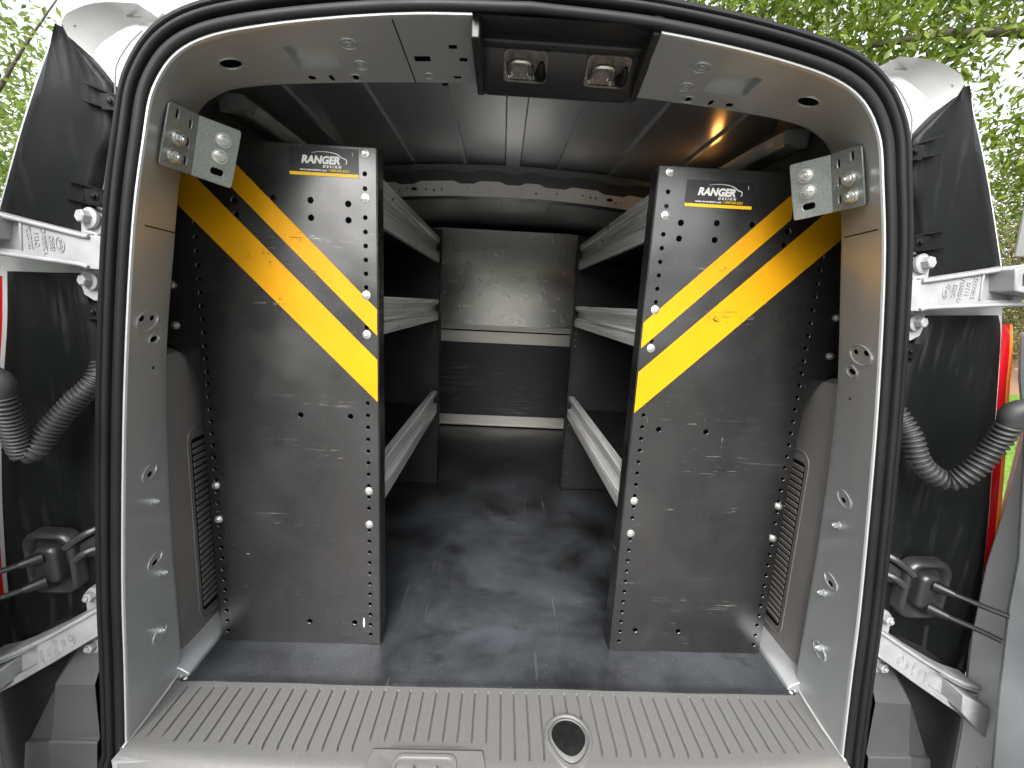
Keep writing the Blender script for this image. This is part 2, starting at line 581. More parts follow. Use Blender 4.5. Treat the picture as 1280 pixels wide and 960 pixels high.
def carve(o, cutters, mats):
    """cut real openings (boolean) with the given MB; the cut walls take the cutter's material"""
    c = cutters.build('cutter', mats)
    md = o.modifiers.new('openings', 'BOOLEAN')
    md.operation = 'DIFFERENCE'
    md.solver = 'EXACT'
    md.object = c
    md.material_mode = 'TRANSFER'
    dg = bpy.context.evaluated_depsgraph_get()
    me = bpy.data.meshes.new_from_object(o.evaluated_get(dg))
    old = o.data
    o.modifiers.clear()
    o.data = me
    me.name = o.name
    bpy.data.meshes.remove(old)
    cm = c.data
    bpy.data.objects.remove(c)
    bpy.data.meshes.remove(cm)
    for p in me.polygons:
        p.use_smooth = True
    me.set_sharp_from_angle(angle=math.radians(32))

# ------------------------------------------------------------------ the van: door opening
# rear door opening, right half, (x, z) from the sill up to the roof centre
OUTER = [(.658,-.05),(.652,-.003),(.636,.16),(.620,.332),(.583,.631),(.546,.866),(.517,.994),(.493,1.068),(.443,1.117),(.342,1.145),(.171,1.168),(0,1.176)]

INNER = [(.668,-.05),(.666,0),(.661,.153),(.655,.36),(.637,.64),(.601,.87),(.580,.985),(.556,1.062),(.516,1.113),(.427,1.138),(.200,1.156),(0,1.163)]

van = thing('cargo_van', (0, .65, -.62), 'silver cargo van with both rear doors swung open and a black rubber door seal', 'van')
V = van

oR = [Vector((p[0], p[1], 0)) for p in cat_rom([(a, b, 0) for a, b in OUTER], 8)]
iR = [Vector((p[0], p[1], 0)) for p in cat_rom([(a, b, 0) for a, b in INNER], 8)]
def full(half):
    return half + [Vector((-p.x, p.y, 0)) for p in half[-2::-1]]
oF, iF = full(oR), full(iR)
def normals(P, closed=False):
    out = []
    n = len(P)
    for i in range(n):
        a = P[(i - 1) % n] if closed or i else P[i]
        b = P[(i + 1) % n] if closed or i < n - 1 else P[i]
        t = (b - a).normalized()
        out.append(Vector((t.y, -t.x, 0)))
    return out
oN, iN = normals(oF), normals(iF)

m = MB()
rings = []
for o, i, a, b in zip(oF, iF, oN, iN):
    def at(q, y):
        return (q.x, y, q.y)
    lin = lambda v: o.lerp(i, v)
    rings.append([at(o + a * .030, .668), at(o + a * .008, .650), at(o + a * .003, .6465), at(o + a * .0005, .6470), at(o - a * .0005, .650),
                  at(lin(.03), .6555), at(lin(.07), .662), at(lin(.5), .726), at(lin(.95), .7926), at(i - b * .0005, .7985), at(i + b * .002, .803), at(i + b * .030, .806), at(i + b * .03, .74)])
m.loft(rings, True, True)
frame = m.build('door_frame', [SILVER, HOLE], V)

ct = MB()
def sym(pn):
    (p, n) = pn
    return Vector((abs(p[0]), p[1], p[2])), Vector((-abs(n[0]), n[1], n[2])).normalized()
def hole(pn, r, ratio=1.0, depth=.016, mi=1, long_axis=None):
    p, n = sym(pn)
    for s in (1, -1):
        P = Vector((p.x * s, p.y, p.z)); N_ = Vector((n.x * s, n.y, n.z))
        u = (Vector((0, 1, 0)) - N_ * N_.y).normalized()
        v = N_.cross(u)
        ring = lambda d: [P + N_ * d + u * math.cos(k * math.pi / 8) * r * ratio + v * math.sin(k * math.pi / 8) * r for k in range(16)]
        ct.loft([ring(.004), ring(-depth)], True, True, mi)
hole(((0.4354,0.7194,1.131),(-0.2532,0.1097,-0.9612)), .0145, 1.0)
hole(((-0.3436,0.7831,1.147),(0.0877,-0.0195,-0.996)), .0058); hole(((-0.274,0.785,1.152),(0.0712,-0.0478,-0.9963)), .0048, 1.3); hole(((-0.3127,0.785,1.149),(0.0786,-0.0337,-0.9963)), .0035, 2.4)
hole(((-0.5786,0.6876,0.7525),(0.9246,0.3514,-0.147)), .0046, 2.2); hole(((-0.5937,0.7269,0.7512),(0.9243,0.3515,-0.1486)), .0044, 2.0)
hole(((-0.6036,0.7382,0.7153),(0.9252,0.3527,-0.1399)), .0046, 3.2); hole(((-0.6122,0.7419,0.6653),(0.9284,0.3507,-0.123)), .0028, 1.8)
hole(((-0.6272,0.7288,0.477),(0.9511,0.2969,-0.0851)), .0042, 2.0); hole(((-0.6437,0.7382,0.2984),(0.9737,0.2206,-0.0571)), .0042, 2.0); hole(((-0.6536,0.7494,0.1327),(0.9866,0.1545,-0.0526)), .0042, 1.6)
# square holes of the left access panel of the header
def sqhole(pn, a, b):
    P, N_ = Vector(pn[0]), Vector(pn[1]).normalized()
    u = Vector((1, 0, 0)); u = (u - N_ * N_.x).normalized(); v = N_.cross(u)
    q = lambda d: [P + N_ * d + u * sx * a + v * sy * b for sx, sy in ((-1, -1), (1, -1), (1, 1), (-1, 1))]
    ct.loft([q(.004), q(-.014)], True, True, 1)
sqhole(((-0.1578,0.7382,1.163),(0.0535,-0.075,-0.9958)), .012, .006); sqhole(((-0.1086,0.7101,1.167),(0.0373,-0.0815,-0.996)), .006, .004); sqhole(((-0.0955,0.7382,1.165),(0.0318,-0.0829,-0.996)), .006, .004); sqhole(((-0.1091,0.7831,1.161),(0.0313,-0.0825,-0.9961)), .006, .003)
# big pressed pockets in the header, both sides
pk = [sym(x)[0] for x in (((-0.3491,0.6951,1.146),(0.1492,0.032,-0.9883)), ((-0.2855,0.7045,1.154),(0.1095,-0.019,-0.9938)), ((-0.2846,0.7569,1.153),(0.0837,-0.0373,-0.9958)), ((-0.3514,0.755,1.146),(0.106,-0.0032,-0.9944)))]
pn_ = sym(((-0.3212,0.7288,1.15),(0.1085,-0.0089,-0.9941)))[1]
for s in (1, -1):
    q = [Vector((p.x * s, p.y, p.z)) for p in pk]
    nn = Vector((pn_.x * s, pn_.y, pn_.z))
    cc = sum(q, Vector()) / 4
    rr = []
    for k in range(4):
        a, b, c = q[k - 1], q[k], q[(k + 1) % 4]
        rr += [b.lerp(a, .13), b.lerp(a, .04).lerp(b.lerp(c, .04), .5), b.lerp(c, .13)]
    ct.loft([[p + nn * .005 for p in rr], [p.lerp(cc, .05) - nn * .012 for p in rr]], True, True, 0)
ct.add([(-.076,.640,1.10),(.176,.640,1.10),(.193,.83,1.10),(-.0765,.83,1.10),(-.076,.640,1.30),(.176,.640,1.30),(.193,.83,1.30),(-.0765,.83,1.30)],
       [(0,1,2,3),(4,7,6,5),(0,4,5,1),(1,5,6,2),(2,6,7,3),(3,7,4,0)], 0)
carve(frame, ct, [SILVER, HOLE])  # hole walls coloured black to stand for the shade inside

# pressings, bolts and seams carried by the frame
def ringmark(pn, r, t=.0011, ratio=1.0, both=True):
    p, n = sym(pn)
    for s in ((1, -1) if both else (-1,)):
        P = Vector((p.x * s, p.y, p.z)) + Vector((n.x * s, n.y, n.z)) * .0006
        N_ = Vector((n.x * s, n.y, n.z))
        u = (Vector((0, 1, 0)) - N_ * N_.y).normalized(); v = N_.cross(u)
        pts = [P + u * math.cos(k * math.pi / 12) * r * ratio + v * math.sin(k * math.pi / 12) * r for k in range(25)]
        m = MB()
        m.tube(pts, t, 6)
        m.build('hole_rim', SILVER, frame)
ringmark(((-0.2559,0.6988,1.157),(0.1029,-0.0333,-0.9941)), .0125, .0016); ringmark(((-0.2547,0.7513,1.155),(0.0796,-0.0477,-0.9957)), .0115, .0016); ringmark(((-0.2559,0.6988,1.157),(0.1029,-0.0333,-0.9941)), .004); ringmark(((-0.2547,0.7513,1.155),(0.0796,-0.0477,-0.9957)), .004)
ringmark(((0.4354,0.7194,1.131),(-0.2532,0.1097,-0.9612)), .0165, .0016); ringmark(((-0.274,0.785,1.152),(0.0712,-0.0478,-0.9963)), .010, .0012); ringmark(((-0.6036,0.7382,0.7153),(0.9252,0.3527,-0.1399)), .0100, .0016, 2.2); ringmark(((-0.5872,0.7082,0.7474),(0.9245,0.3517,-0.147)), .0165, .0016, 2.6)
ringmark(((-0.6263,0.7269,0.4805),(0.9505,0.2984,-0.0863)), .0135, .0016, 2.0); ringmark(((-0.6434,0.7382,0.3036),(0.9731,0.2229,-0.0587)), .0125, .0016, 1.9); ringmark(((-0.6514,0.7401,0.1463),(0.9856,0.1598,-0.0557)), .0135, .0016, 1.6); ringmark(((-0.1546,0.7813,1.16),(0.0443,-0.0775,-0.996)), .008, .0012, 1, False)
for bp in (((-0.6336,0.7344,0.4227),(0.9585,0.274,-0.0784)), ((-0.649,0.755,0.2658),(0.9778,0.2057,-0.0412)), ((-0.6499,0.7344,0.1573),(0.9848,0.1642,-0.0565))):
    p, n = sym(bp)
    for s in (1, -1):
        m = MB()
        hexbolt(m, Vector((p.x * s, p.y, p.z)), Vector((n.x * s, n.y, n.z)), .0056, .010, .0075)
        m.build('frame_bolt', SILVER, frame)
for a, b in ((((-0.5514,0.6782,0.8902),(0.9201,0.35,-0.1758)), ((-0.5967,0.8,0.8958),(0.9236,0.3517,-0.1526))), (((-0.1826,0.6539,1.167),(0.0962,-0.0584,-0.9937)), ((-0.18,0.8,1.157),(0.0504,-0.0738,-0.996))), (((0.5346,0.6614,0.9391),(-0.9094,0.3584,-0.2109)), ((0.5817,0.785,0.9481),(-0.9139,0.3654,-0.1768)))):
    m = MB()
    m.tube([Vector(a[0]).lerp(Vector(b[0]), k / 6) + Vector(a[1]) * .0004 for k in range(7)], .0009, 6)
    m.build('panel_seam', HOLE, frame)

# rubber seal: two bulbs and an outer lip, swept all round the opening
loop = [(.660,-.045),(.655,-.09),(.61,-.115),(.30,-.122),(0,-.124)]
low = [Vector((p[0], p[1], 0)) for p in cat_rom([(a, b, 0) for a, b in loop], 6)]
loopR = low[::-1] + [p for p in oR if p.y > -.03]
sealP = loopR + [Vector((-p.x, p.y, 0)) for p in loopR[-2:0:-1]]
sN = normals(sealP, True)
prof = [(.010,.662),(.0072,.652),(.0045,.6435),(.0030,.640),(.0045,.634),(.010,.630),(.016,.6315),(.0195,.638),(.0205,.650),(.0225,.655),(.0245,.648),(.0255,.637),(.029,.632),(.0335,.632),(.0352,.6345),(.0358,.640),(.0364,.6345),(.039,.632),(.044,.634),(.0475,.640),(.048,.668)]
m = MB()
bot = lambda z: max(0.0, min(1.0, (-.04 - z) / .06))
prof = [(o * .90, .664 - (.664 - y) * .72) for o, y in prof]
rings = [[(p.x + a.x * o, y - .035 * bot(p.y), p.y + a.y * o) for o, y in prof] for p, a in zip(sealP, sN)]
m.loft(rings, True, False, 0, loop=True)
m.build('door_seal', RUBBER, V, smooth=50)

# black latch cover in the header with its strikers and bump stops
m = MB()
def H(x, y, z): return (x, y, z)
m.add([H(-.076,.640,1.172),H(.178,.640,1.172),H(.178,.725,1.196),H(-.076,.725,1.196)], [(0,1,2,3)])     # sunken upper band
rings = []
for x in (-.076, -.060, .168, .183):
    k = 0 if x in (-.060, .168) else .006
    rings.append([(x, .722, 1.205), (x, .722, 1.186), (x, .730, 1.181 + k), (x, .738, 1.186), (x, .742, 1.178 + k), (x, .798, 1.149 + k), (x, .812, 1.150 + k), (x, .816, 1.166), (x, .816, 1.21)])
m.loft(rings, True, True)
m.box(-.0775, -.066, .652, .815, 1.150, 1.20)
m.add([(.166,.650,1.168),(.180,.650,1.168),(.195,.812,1.156),(.181,.812,1.150),(.166,.650,1.20),(.180,.650,1.20),(.195,.812,1.20),(.181,.812,1.20)],
      [(0,1,2,3),(4,7,6,5),(0,4,5,1),(1,5,6,2),(2,6,7,3),(3,7,4,0)])
lc = m.build('latch_cover', TRIMBLK, V, bevel=.002)
for cx in (.0, .129):
    # slanted underside: y from .742 to .798, z from 1.178 to 1.149
    U = lambda u, v, h: (cx + u, .7435 + v * .9 - h * .45, 1.1775 - v * .46 - h * .89)
    m = MB()
    m.plate(rrect(-.034, .034, -.008, .043, .008), [rrect(-.031, .031, -.005, .040, .007)], lambda u, v, t: U(u, v - .004, .003 - t), .004)
    m.plate(rrect(-.031, .031, .008, .035, .006), [], lambda u, v, t: U(u, v, .0008), 0)
    m.plate(rrect(-.031, .031, -.009, .010, .004), [], lambda u, v, t: U(u, v, .0022), 0)
    sp = m.build('striker_plate', PLATEMAT, lc)
    m = MB()
    pts = [U(-.026, 0.0290, .001), U(-.025, 0.0110, .009), U(-.022, -0.0010, .015), U(-.014, -0.0060, .018), U(-.002, -0.0060, .018), U(.006, -0.0010, .015), U(.008, 0.0110, .009), U(.009, 0.0290, .001)]
    m.tube([tuple(p) for p in cat_rom(pts, 4)], .0042, 12)
    for u in (-.026, .009):
        hexbolt(m, U(u, 0.0290, .0), Vector(U(0, 0, 1)) - Vector(U(0, 0, 0)), .0045, .006)
    m.build('striker_loop', STEELBRIGHT, lc)
    m = MB()
    m.tube([U(.024, 0.0270, -.002), U(.024, 0.0220, .008), U(.024, 0.0170, .013), U(.024, 0.0010, .017), U(.024, -0.0070, .018)], [.0100, .0095, .0072, .0055, .0025], 14)
    m.build('bump_stop', CABLE, lc)

# ------------------------------------------------------------------ sill plate
m = MB()
gs = [(-.6275 + .0267 * k) for k in range(48)]
CUP = (.142, .676)
xs = [-.662]
kind = [0]
for g in gs:
    if abs(g) > .64: continue
    for dx, kk in ((-.0022, 0), (-.0015, 1), (-.0004, 1), (.0, .5), (.0004, 1), (.0015, 1), (.0022, 0)):
        xs.append(g + dx); kind.append(kk)
xs.append(.662); kind.append(0)
ys = [.779, .768, .766, .745, .722, .720, .700, .678, .676, .660, .652, .650, .640, .630, .620, .612, .606, .602]
def sill_z(x, y, k):
    yf = .6 + .03 * (abs(x) / .66) ** 3
    g0 = .639 + .026 * (abs(x) / .66) ** 2
    if -.235 < x < .0: g0 = .670
    if abs(x - CUP[0]) < .032: g0 = .718
    d = -.0032 * k if g0 < y < .767 else 0
    edge = max(0, yf + .018 - y)
    drop = min(.02, edge * edge * 30)
    return .0015 + d - drop
rings = []
for x, k in zip(xs, kind):
    row = [(x * (1 - max(0, min(.03, (.65 - y) * .7))), y, sill_z(x, y, k)) for y in ys]
    e = row[-1]
    yf = .592 + .03 * (abs(x) / .66) ** 3
    x *= .97
    row += [(x, yf, e[2] - .008), (x, yf - .010, e[2] - .026), (x, yf - .014, -.09), (x, yf + .01, -.13)]
    rings.append(row)
m.loft(rings, False, False)
sill = m.build('sill_plate', SILL, V, smooth=28)
m = MB()
tear = lambda r, e: [(CUP[0] + r * math.cos(a), CUP[1] + r * math.sin(a) * (1.0 if math.sin(a) > 0 else 1.0 + e * (-math.sin(a)) ** 3)) for a in [2 * math.pi * k / 36 for k in range(36)]]
def z0(r_, z): return [(x, y, z) for x, y in r_]
m.loft([z0(tear(.046, .42), .0014), z0(tear(.044, .40), .0045), z0(tear(.040, .34), .0050), z0(tear(.037, .30), .0012), z0(tear(.035, .26), .0040), z0(tear(.0325, .2), .0048), z0(tear(.0315, .15), .0010)], True, False)
m.build('cup_rim', SILL, sill)
m = MB()
m.loft([z0(tear(.0318, .15), .0018), z0(tear(.028, .12), .0030), z0(tear(.015, .1), .0036), z0(tear(.004, .0), .0038)], True, True)
m.build('cup_cap', plain('black plug', (.007, .007, .007), .5, var=.5, vscale=70, spec=.3), sill)
# latch striker well in the middle of the sill
m = MB()
x0, x1 = -.222, -.014
m.plate([(x0 + .004, .6455), (x1 - .004, .6455), (x1 + .012, .575), (x0 - .012, .575)], [rrect(x0 + .048, x1 - .052, .560, .6335, .014)],
        lambda u, v, t: (u, v, .0055 - (.6455 - v) * .10 - t), .014)
m.loft([[(x0 + .036, .648, .0058), (x1 - .040, .648, .0058)], [(x0 + .036, .651, .003), (x1 - .040, .651, .003)]], False, False)
well = m.build('latch_well', SILL, sill, bevel=.003)
m = MB()
m.plate(rrect(x0 + .045, x1 - .049, .558, .637, .016), [rrect(x0 + .053, x1 - .057, .550, .629, .011)], lambda u, v, t: (u, v, .0075 - (.6455 - v) * .10 - t), .01)
m.build('well_frame', SILL, well, bevel=.002)
m = MB()
m.plate(rrect(x0 + .046, x1 - .050, .55, .638, .012), [], lambda u, v, t: (u, v, -.008), 0)
for ux in (-.14, -.10):
    m.tube([(ux, .62, -.008), (ux, .615, .002), (ux + .012, .60, .004), (ux + .02, .57, .002)], .003, 8)
m.build('latch_striker', PLATEMAT, well)

# painted floor edge and corner pieces beside the mat
for s in (1, -1):
    m = MB()
    rings = []
    for y in (.786, .80, .86, .95, 1.3, 2.7):
        rings.append([(.640 + (y - .786) * .06, y, -.006), (.640 + (y - .786) * .06, y, .010), (.655, y, .020), (.690, y, .034), (.690, y, -.006)])
    m.loft(rings, True, True)
    m.build('floor_edge', SILVER, V, s, bevel=.002)
    m = MB()
    for p, r in (((.655, .792, .002), .008), ((.644, .782, .001), .006), ((.664, .796, .012), .009)):
        rr = [[(p[0] + r * math.sin(t) * math.cos(a), p[1] + r * math.sin(t) * math.sin(a), p[2] + r * .8 * math.cos(t)) for a in [2 * math.pi * k / 12 for k in range(12)]] for t in (.2, .7, 1.2, 1.7, 2.4)]
        m.loft(rr, True, True)
    m.build('corner_sealant', SEALANT, V, s, smooth=60)
    # line of sealant along the pillar foot
    m = MB()
    m.tube([(.652, .64, .003), (.655, .70, .003), (.661, .76, .004), (.668, .80, .005)], .0022, 8)
    m.build('pillar_sealant', SEALANT, V, s)

# ------------------------------------------------------------------ outer jamb: fascia, covers, lamps, hinges
lamp_px = [(0.8229,0.715,0.8106), (0.8355,0.715,0.7636), (0.8446,0.715,0.7082), (0.8681,0.715,0.5928), (0.8914,0.715,0.4703), (0.9131,0.715,0.3401), (0.9236,0.715,0.219), (0.9261,0.715,0.1318)]
lamp_left = [(0.8027,0.715,0.8069), (0.8139,0.715,0.7376), (0.8283,0.715,0.6722), (0.841,0.715,0.6182), (0.8583,0.715,0.5203), (0.8738,0.715,0.4176), (0.886,0.715,0.3096), (0.8947,0.715,0.2126), (0.9014,0.715,0.1352)]
fasc_out = [(p[0] + .001, p[2]) for p in ((0.9192,0.712,0.0936), (0.9221,0.712,0.1346), (0.9196,0.712,0.2214), (0.9092,0.712,0.342), (0.8876,0.712,0.4717), (0.858,0.712,0.6231), (0.8387,0.712,0.7226), (0.8229,0.712,0.7973), (0.8036,0.712,0.8845), (0.7888,0.712,0.9193), (0.7677,0.712,0.968), (0.7387,0.712,1.033), (0.7054,0.712,1.101), (0.6836,0.712,1.141), (0.6684,0.712,1.161))] + [(.60, 1.16), (.50, 1.19)]
fasc_out = [(.90, -.10)] + fasc_out
fasc_in = [(p.x + n.x * .028, p.y + n.y * .028) for p, n in zip(oF, oN)][:len(oR)]
fi = [p for p in fasc_in if -.1 < p[1] and p[0] > .42]
for s in (1, -1):
    m = MB()
    m.plate(fasc_out + [(.44, 1.185)] + fi[::-1] + [(.685, -.1)], [], lambda u, v, t: (u, .712 + t, v), .01)
    m.build('pillar_flange', SILVER_EXT, V, s)

    # upper corner: dished painted pressing above the cover
    inner = [Vector(p) for p in ((0.502,0.685,1.173), (0.5303,0.685,1.147), (0.5508,0.685,1.12), (0.5675,0.685,1.088), (0.5834,0.685,1.045), (0.6159,0.688,0.932))]
    outer = [Vector(p) for p in ((0.5403,0.695,1.182), (0.5885,0.695,1.183), (0.6243,0.695,1.175), (0.6511,0.698,1.159), (0.6394,0.712,1.125), (0.6221,0.714,1.077), (0.6419,0.714,0.98))]
    a = resample(cat_rom(inner, 6), 22)
    b = resample(cat_rom(outer, 6), 22)
    rings = []
    for p, q in zip(a, b):
        row = []
        for k in range(13):
            f = k / 12
            v = p.lerp(q, f)
            dish = .030 * math.sin(math.pi * min(1, f * 1.15)) ** 1.5 - .010 * math.exp(-((f - .93) / .05) ** 2)
            row.append((v.x, v.y + dish, v.z))
        q2 = q + Vector((.006, .03, .004)); row.append(tuple(q2)); row.append((q2.x, .78, q2.z))
        rings.append(row)
    m = MB()
    m.loft(rings, False, False)
    corner = m.build('corner_pressing', SILVER_EXT, V, s, smooth=60)
    m = MB()
    m.tube([tuple(v + Vector((0, -.002, 0))) for v in cat_rom([Vector(p) for p in ((0.5435,0.7,1.172), (0.5671,0.705,1.175), (0.5705,0.7,1.177), (0.5946,0.7,1.178), (0.6129,0.702,1.171), (0.6342,0.697,1.153))], 5)], .0012, 6)
    m.tube([tuple(p.lerp(q, .22) + Vector((0, .010, 0))) for p, q in list(zip(a, b))[3:20]], .0011, 6)
    m.build('sealant_bead', plain('grey sealant', (.16, .16, .15), .6), corner, s)

    # black covers of the jamb
    upin = [(0.6583,0.695,0.8778), (0.6505,0.695,0.9102), (0.6339,0.695,0.9493), (0.6203,0.695,0.9841), (0.6021,0.695,1.012), (0.5946,0.695,1.047), (0.5931,0.695,1.078), (0.6014,0.695,1.092), (0.6204,0.695,1.116), (0.6386,0.695,1.136), (0.648,0.695,1.154)]
    upout = [(0.7954,0.706,0.8837), (0.7807,0.706,0.9183), (0.7598,0.706,0.9666), (0.731,0.706,1.031), (0.6981,0.706,1.098), (0.6764,0.706,1.138), (0.6651,0.706,1.158)]
    loin = [(0.671,0.695,0.8172), (0.6662,0.695,0.7801), (0.658,0.695,0.7398), (0.6626,0.695,0.6436), (0.6832,0.695,0.4782), (0.7044,0.695,0.3291), (0.7282,0.695,0.2386)]
    loout = [(0.8044,0.706,0.8246), (0.8158,0.706,0.7973), (0.8315,0.706,0.7233), (0.8506,0.706,0.6246), (0.88,0.706,0.4746), (0.9014,0.706,0.3459), (0.9117,0.706,0.2263), (0.9121,0.706,0.1421)]
    if s < 0:
        loout = [(0.7905,0.706,0.8143), (0.8027,0.706,0.7385), (0.8169,0.706,0.6739), (0.8294,0.706,0.6206), (0.8465,0.706,0.5239), (0.8618,0.706,0.4225), (0.8737,0.706,0.3159), (0.8823,0.706,0.2201), (0.8889,0.706,0.1436)]
    cv = []
    for nm, ci, co in (('upper', upin, upout), ('lower', loin, loout)):
        A, B = resample(cat_rom(ci, 6), 40), resample(cat_rom(co, 6), 40)
        rings = []
        for p, q in zip(A, B):
            row = [(p.x, .720, p.z)]
            for f, dy in ((0, .003), (.03, -.001), (.08, -.003), (.3, .006 if nm == 'lower' else .002), (.55, .008 if nm == 'lower' else .003), (.78, -.003), (.84, -.006), (.93, -.003), (1.0, 0)):
                v = p.lerp(q, f)
                row.append((v.x, v.y + dy, v.z))
            row.append((q.x, .74, q.z))
            rings.append(row)
        m = MB()
        m.loft(rings, False, False)
        # closing edges, so the cover has a thickness
        for e in (rings[0], rings[-1]):
            m.add(list(e) + [(x, .74, z) for x, y, z in e], [(k, k + 1, len(e) + k + 1, len(e) + k) for k in range(len(e) - 1)])
        cv.append(m.build('jamb_cover', JAMBBLK, V, s, smooth=40))
    for px, par in ((((0.6291,0.68,1.084), (0.5546,0.665,1.056)), 0), (((0.6323,0.68,1.06), (0.5566,0.665,1.038)), 0), (((0.6705,0.68,0.9521), (0.5865,0.665,0.9324)), 0), (((0.6762,0.68,0.9273), (0.5892,0.665,0.9108)), 0),
                    (((0.6677,0.68,0.7714), (0.615,0.665,0.7729)), 1), (((0.6636,0.68,0.7487), (0.6177,0.665,0.7515)), 1)):
        p, q = Vector(px[0]), Vector(px[1])
        m = MB()
        m.add([(p.x, p.y + .008, p.z), (q.x, q.y, q.z), (q.x, .70, q.z), (p.x, .70, p.z), (p.x, p.y + .008, p.z - .0025), (q.x, q.y, q.z - .0025), (q.x, .70, q.z - .0025), (p.x, .70, p.z - .0025)],
              [(0,1,2,3),(4,7,6,5),(0,4,5,1),(1,5,6,2),(2,6,7,3),(3,7,4,0)])
        m.build('clip_rib', JAMBBLK, cv[par], s)
    for a in ((0.5786,0.68,1.053), (0.6163,0.68,0.9267), (0.6382,0.68,0.7609)):
        m = MB()
        m.box(a[0] - .016, a[0] + .011, .672, .70, a[2] - .012, a[2] + .009)
        hexbolt(m, (a[0] - .003, .672, a[2] - .001), (0, -1, 0), .004, .004)
        m.build('clip_block', JAMBBLK, V, s, bevel=.0015)

    # tail lamp along the outer edge
    rings = []
    for k, p in enumerate(resample(cat_rom(lamp_px if s > 0 else lamp_left, 5), 30)):
        t = k / 29
        wdt = .001 + .005 * math.sin(math.pi * min(1, .08 + t * 1.1)) ** .5
        rings.append([(p[0] - .002, .745, p[2]), (p[0] - .001, .714, p[2]), (p[0] + .0085, .709, p[2]), (p[0] + .010 + wdt, .709, p[2]), (p[0] + .013 + wdt, .735, p[2]), (p[0] + .014 + wdt, .86, p[2]), (p[0] - .01, .86, p[2])])
    m = MB()
    n = 7
    for j in range(n):
        q = [[r[j], r[(j + 1) % n]] for r in rings]
        m.loft(q, False, False, 0 if j < 2 else 1)
    m.add(rings[0], [tuple(range(n))]); m.add(rings[-1], [tuple(range(n))])
    m.build('tail_lamp', [REDLENS, AMBERLENS], V, s, smooth=50)

    # hinges: base plate, arm with a cast recess, bolts
    Yf = .655
    armo = [(0.7674,0.655,0.9001), (0.7318,0.655,0.8925), (0.6681,0.655,0.8798), (0.6251,0.655,0.8712), (0.612,0.655,0.8697), (0.5899,0.655,0.8687), (0.5979,0.655,0.8217), (0.618,0.655,0.8229), (0.631,0.655,0.8267), (0.6862,0.655,0.8317), (0.741,0.655,0.8366), (0.7781,0.655,0.8391)]
    rec = [(0.7567,0.655,0.8869), (0.7049,0.655,0.8832), (0.7094,0.655,0.8438), (0.7636,0.655,0.8464)]
    xz = lambda P_: [(p[0], p[2]) for p in P_]
    m = MB()
    m.plate(xz(armo), [xz(rec)], lambda u, v, t: (u, Yf + t, v), .012)
    m.plate(xz(armo), [], lambda u, v, t: (u, Yf + .010 + t, v), .030)
    top = [(p[0], Yf - .002, p[2] - .002) for p in armo[:5]]
    botm = [(p[0], Yf - .002, p[2] + .002) for p in armo[7:]]
    m.tube([tuple(p) for p in cat_rom(top, 4)], .0035, 8)
    m.tube([tuple(p) for p in cat_rom(botm, 4)], .0035, 8)
    m.tube([(p[0], Yf - .0005, p[2]) for p in rec[1:3]], .0022, 6)
    hinge = m.build('hinge_arm', CAST, V, s, bevel=.0015)
    # cast lettering and emblem, reading upwards along the arm
    m = MB()
    def cast_text(body, size, cx, cz, s_, y, ang=90):
        vs, fs, wd = text_geo(body, size, 0, .0001, .0006)
        ca, sa = math.cos(math.radians(ang)), math.sin(math.radians(ang))
        out = []
        for x, yy, z in vs:
            x -= wd / 2; yy -= size * .35
            u, v = x * ca - yy * sa, x * sa + yy * ca
            out.append((cx * s_ + u, y - z - .0006, cz + v))
        return out, fs
    rows = [('22127/26', .0088, 37, 297), ('DT11', .0088, 46, 300), ('V26800-D', .0088, 55.5, 302), ('E8BC', .0088, 65, 304)]
    for body, size, px_, py_ in rows:
        k = (px_ - 37) / 28.0
        cx = (0.6961,0.655,0.862)[0] * (1 - k) + (0.666,0.655,0.8559)[0] * k
        cz = (0.6961,0.655,0.862)[2] * (1 - k) + (0.666,0.655,0.8559)[2] * k
        vs, fs = cast_text(body, size, cx, cz, s, Yf, 90 if s < 0 else -90)
        m.add(vs, fs)
    oc = (0.6546,0.655,0.8543)
    m.tube([(oc[0] * s + .0055 * math.cos(a), Yf - .0005, oc[2] + .0105 * math.sin(a)) for a in [2 * math.pi * k / 24 for k in range(25)]], .0008, 6)
    vs, fs = cast_text('Ford', .0080, oc[0], oc[2], s, Yf, 90 if s < 0 else -90)
    m.add(vs, fs)
    m.build('cast_lettering', CAST, hinge)
    m = MB()
    base = [(0.6483,0.685,0.8824), (0.6475,0.685,0.8972), (0.6404,0.685,0.9077), (0.6296,0.685,0.9116), (0.6168,0.685,0.9033), (0.6052,0.685,0.8847), (0.6197,0.685,0.7823), (0.642,0.685,0.7763), (0.6563,0.685,0.7852), (0.6609,0.685,0.8041), (0.6564,0.685,0.8208)]
    m.plate(xz(base), [], lambda u, v, t: (u, .683 + t, v), .02)
    m.tube([(0.6387,0.68,0.8765), (0.6229,0.68,0.8739), (0.6291,0.68,0.8519), (0.6297,0.68,0.8288), (0.6456,0.68,0.8234)], .004, 8)
    m.build('hinge_base', CAST, V, s, bevel=.003)
    for bp, r in (((0.632,0.683,0.8965), .0115), ((0.6413,0.683,0.805), .010), ((0.6227,0.683,0.8503), .006)):
        m = MB()
        hexbolt(m, bp, (.25, -1, .1), r * .82, .016, r * 1.35, dome=False)
        m.build('hinge_bolt', CAST, V, s)
    # lower arm
    armo = [(0.6705,0.655,0.2702), (0.7077,0.655,0.2462), (0.7652,0.655,0.2104), (0.8228,0.655,0.1789), (0.8514,0.655,0.1654), (0.8876,0.655,0.1548), (0.8973,0.655,0.0833), (0.8567,0.655,0.1009), (0.8343,0.655,0.1145), (0.7587,0.655,0.1634), (0.69,0.655,0.2096), (0.6713,0.655,0.2211)]
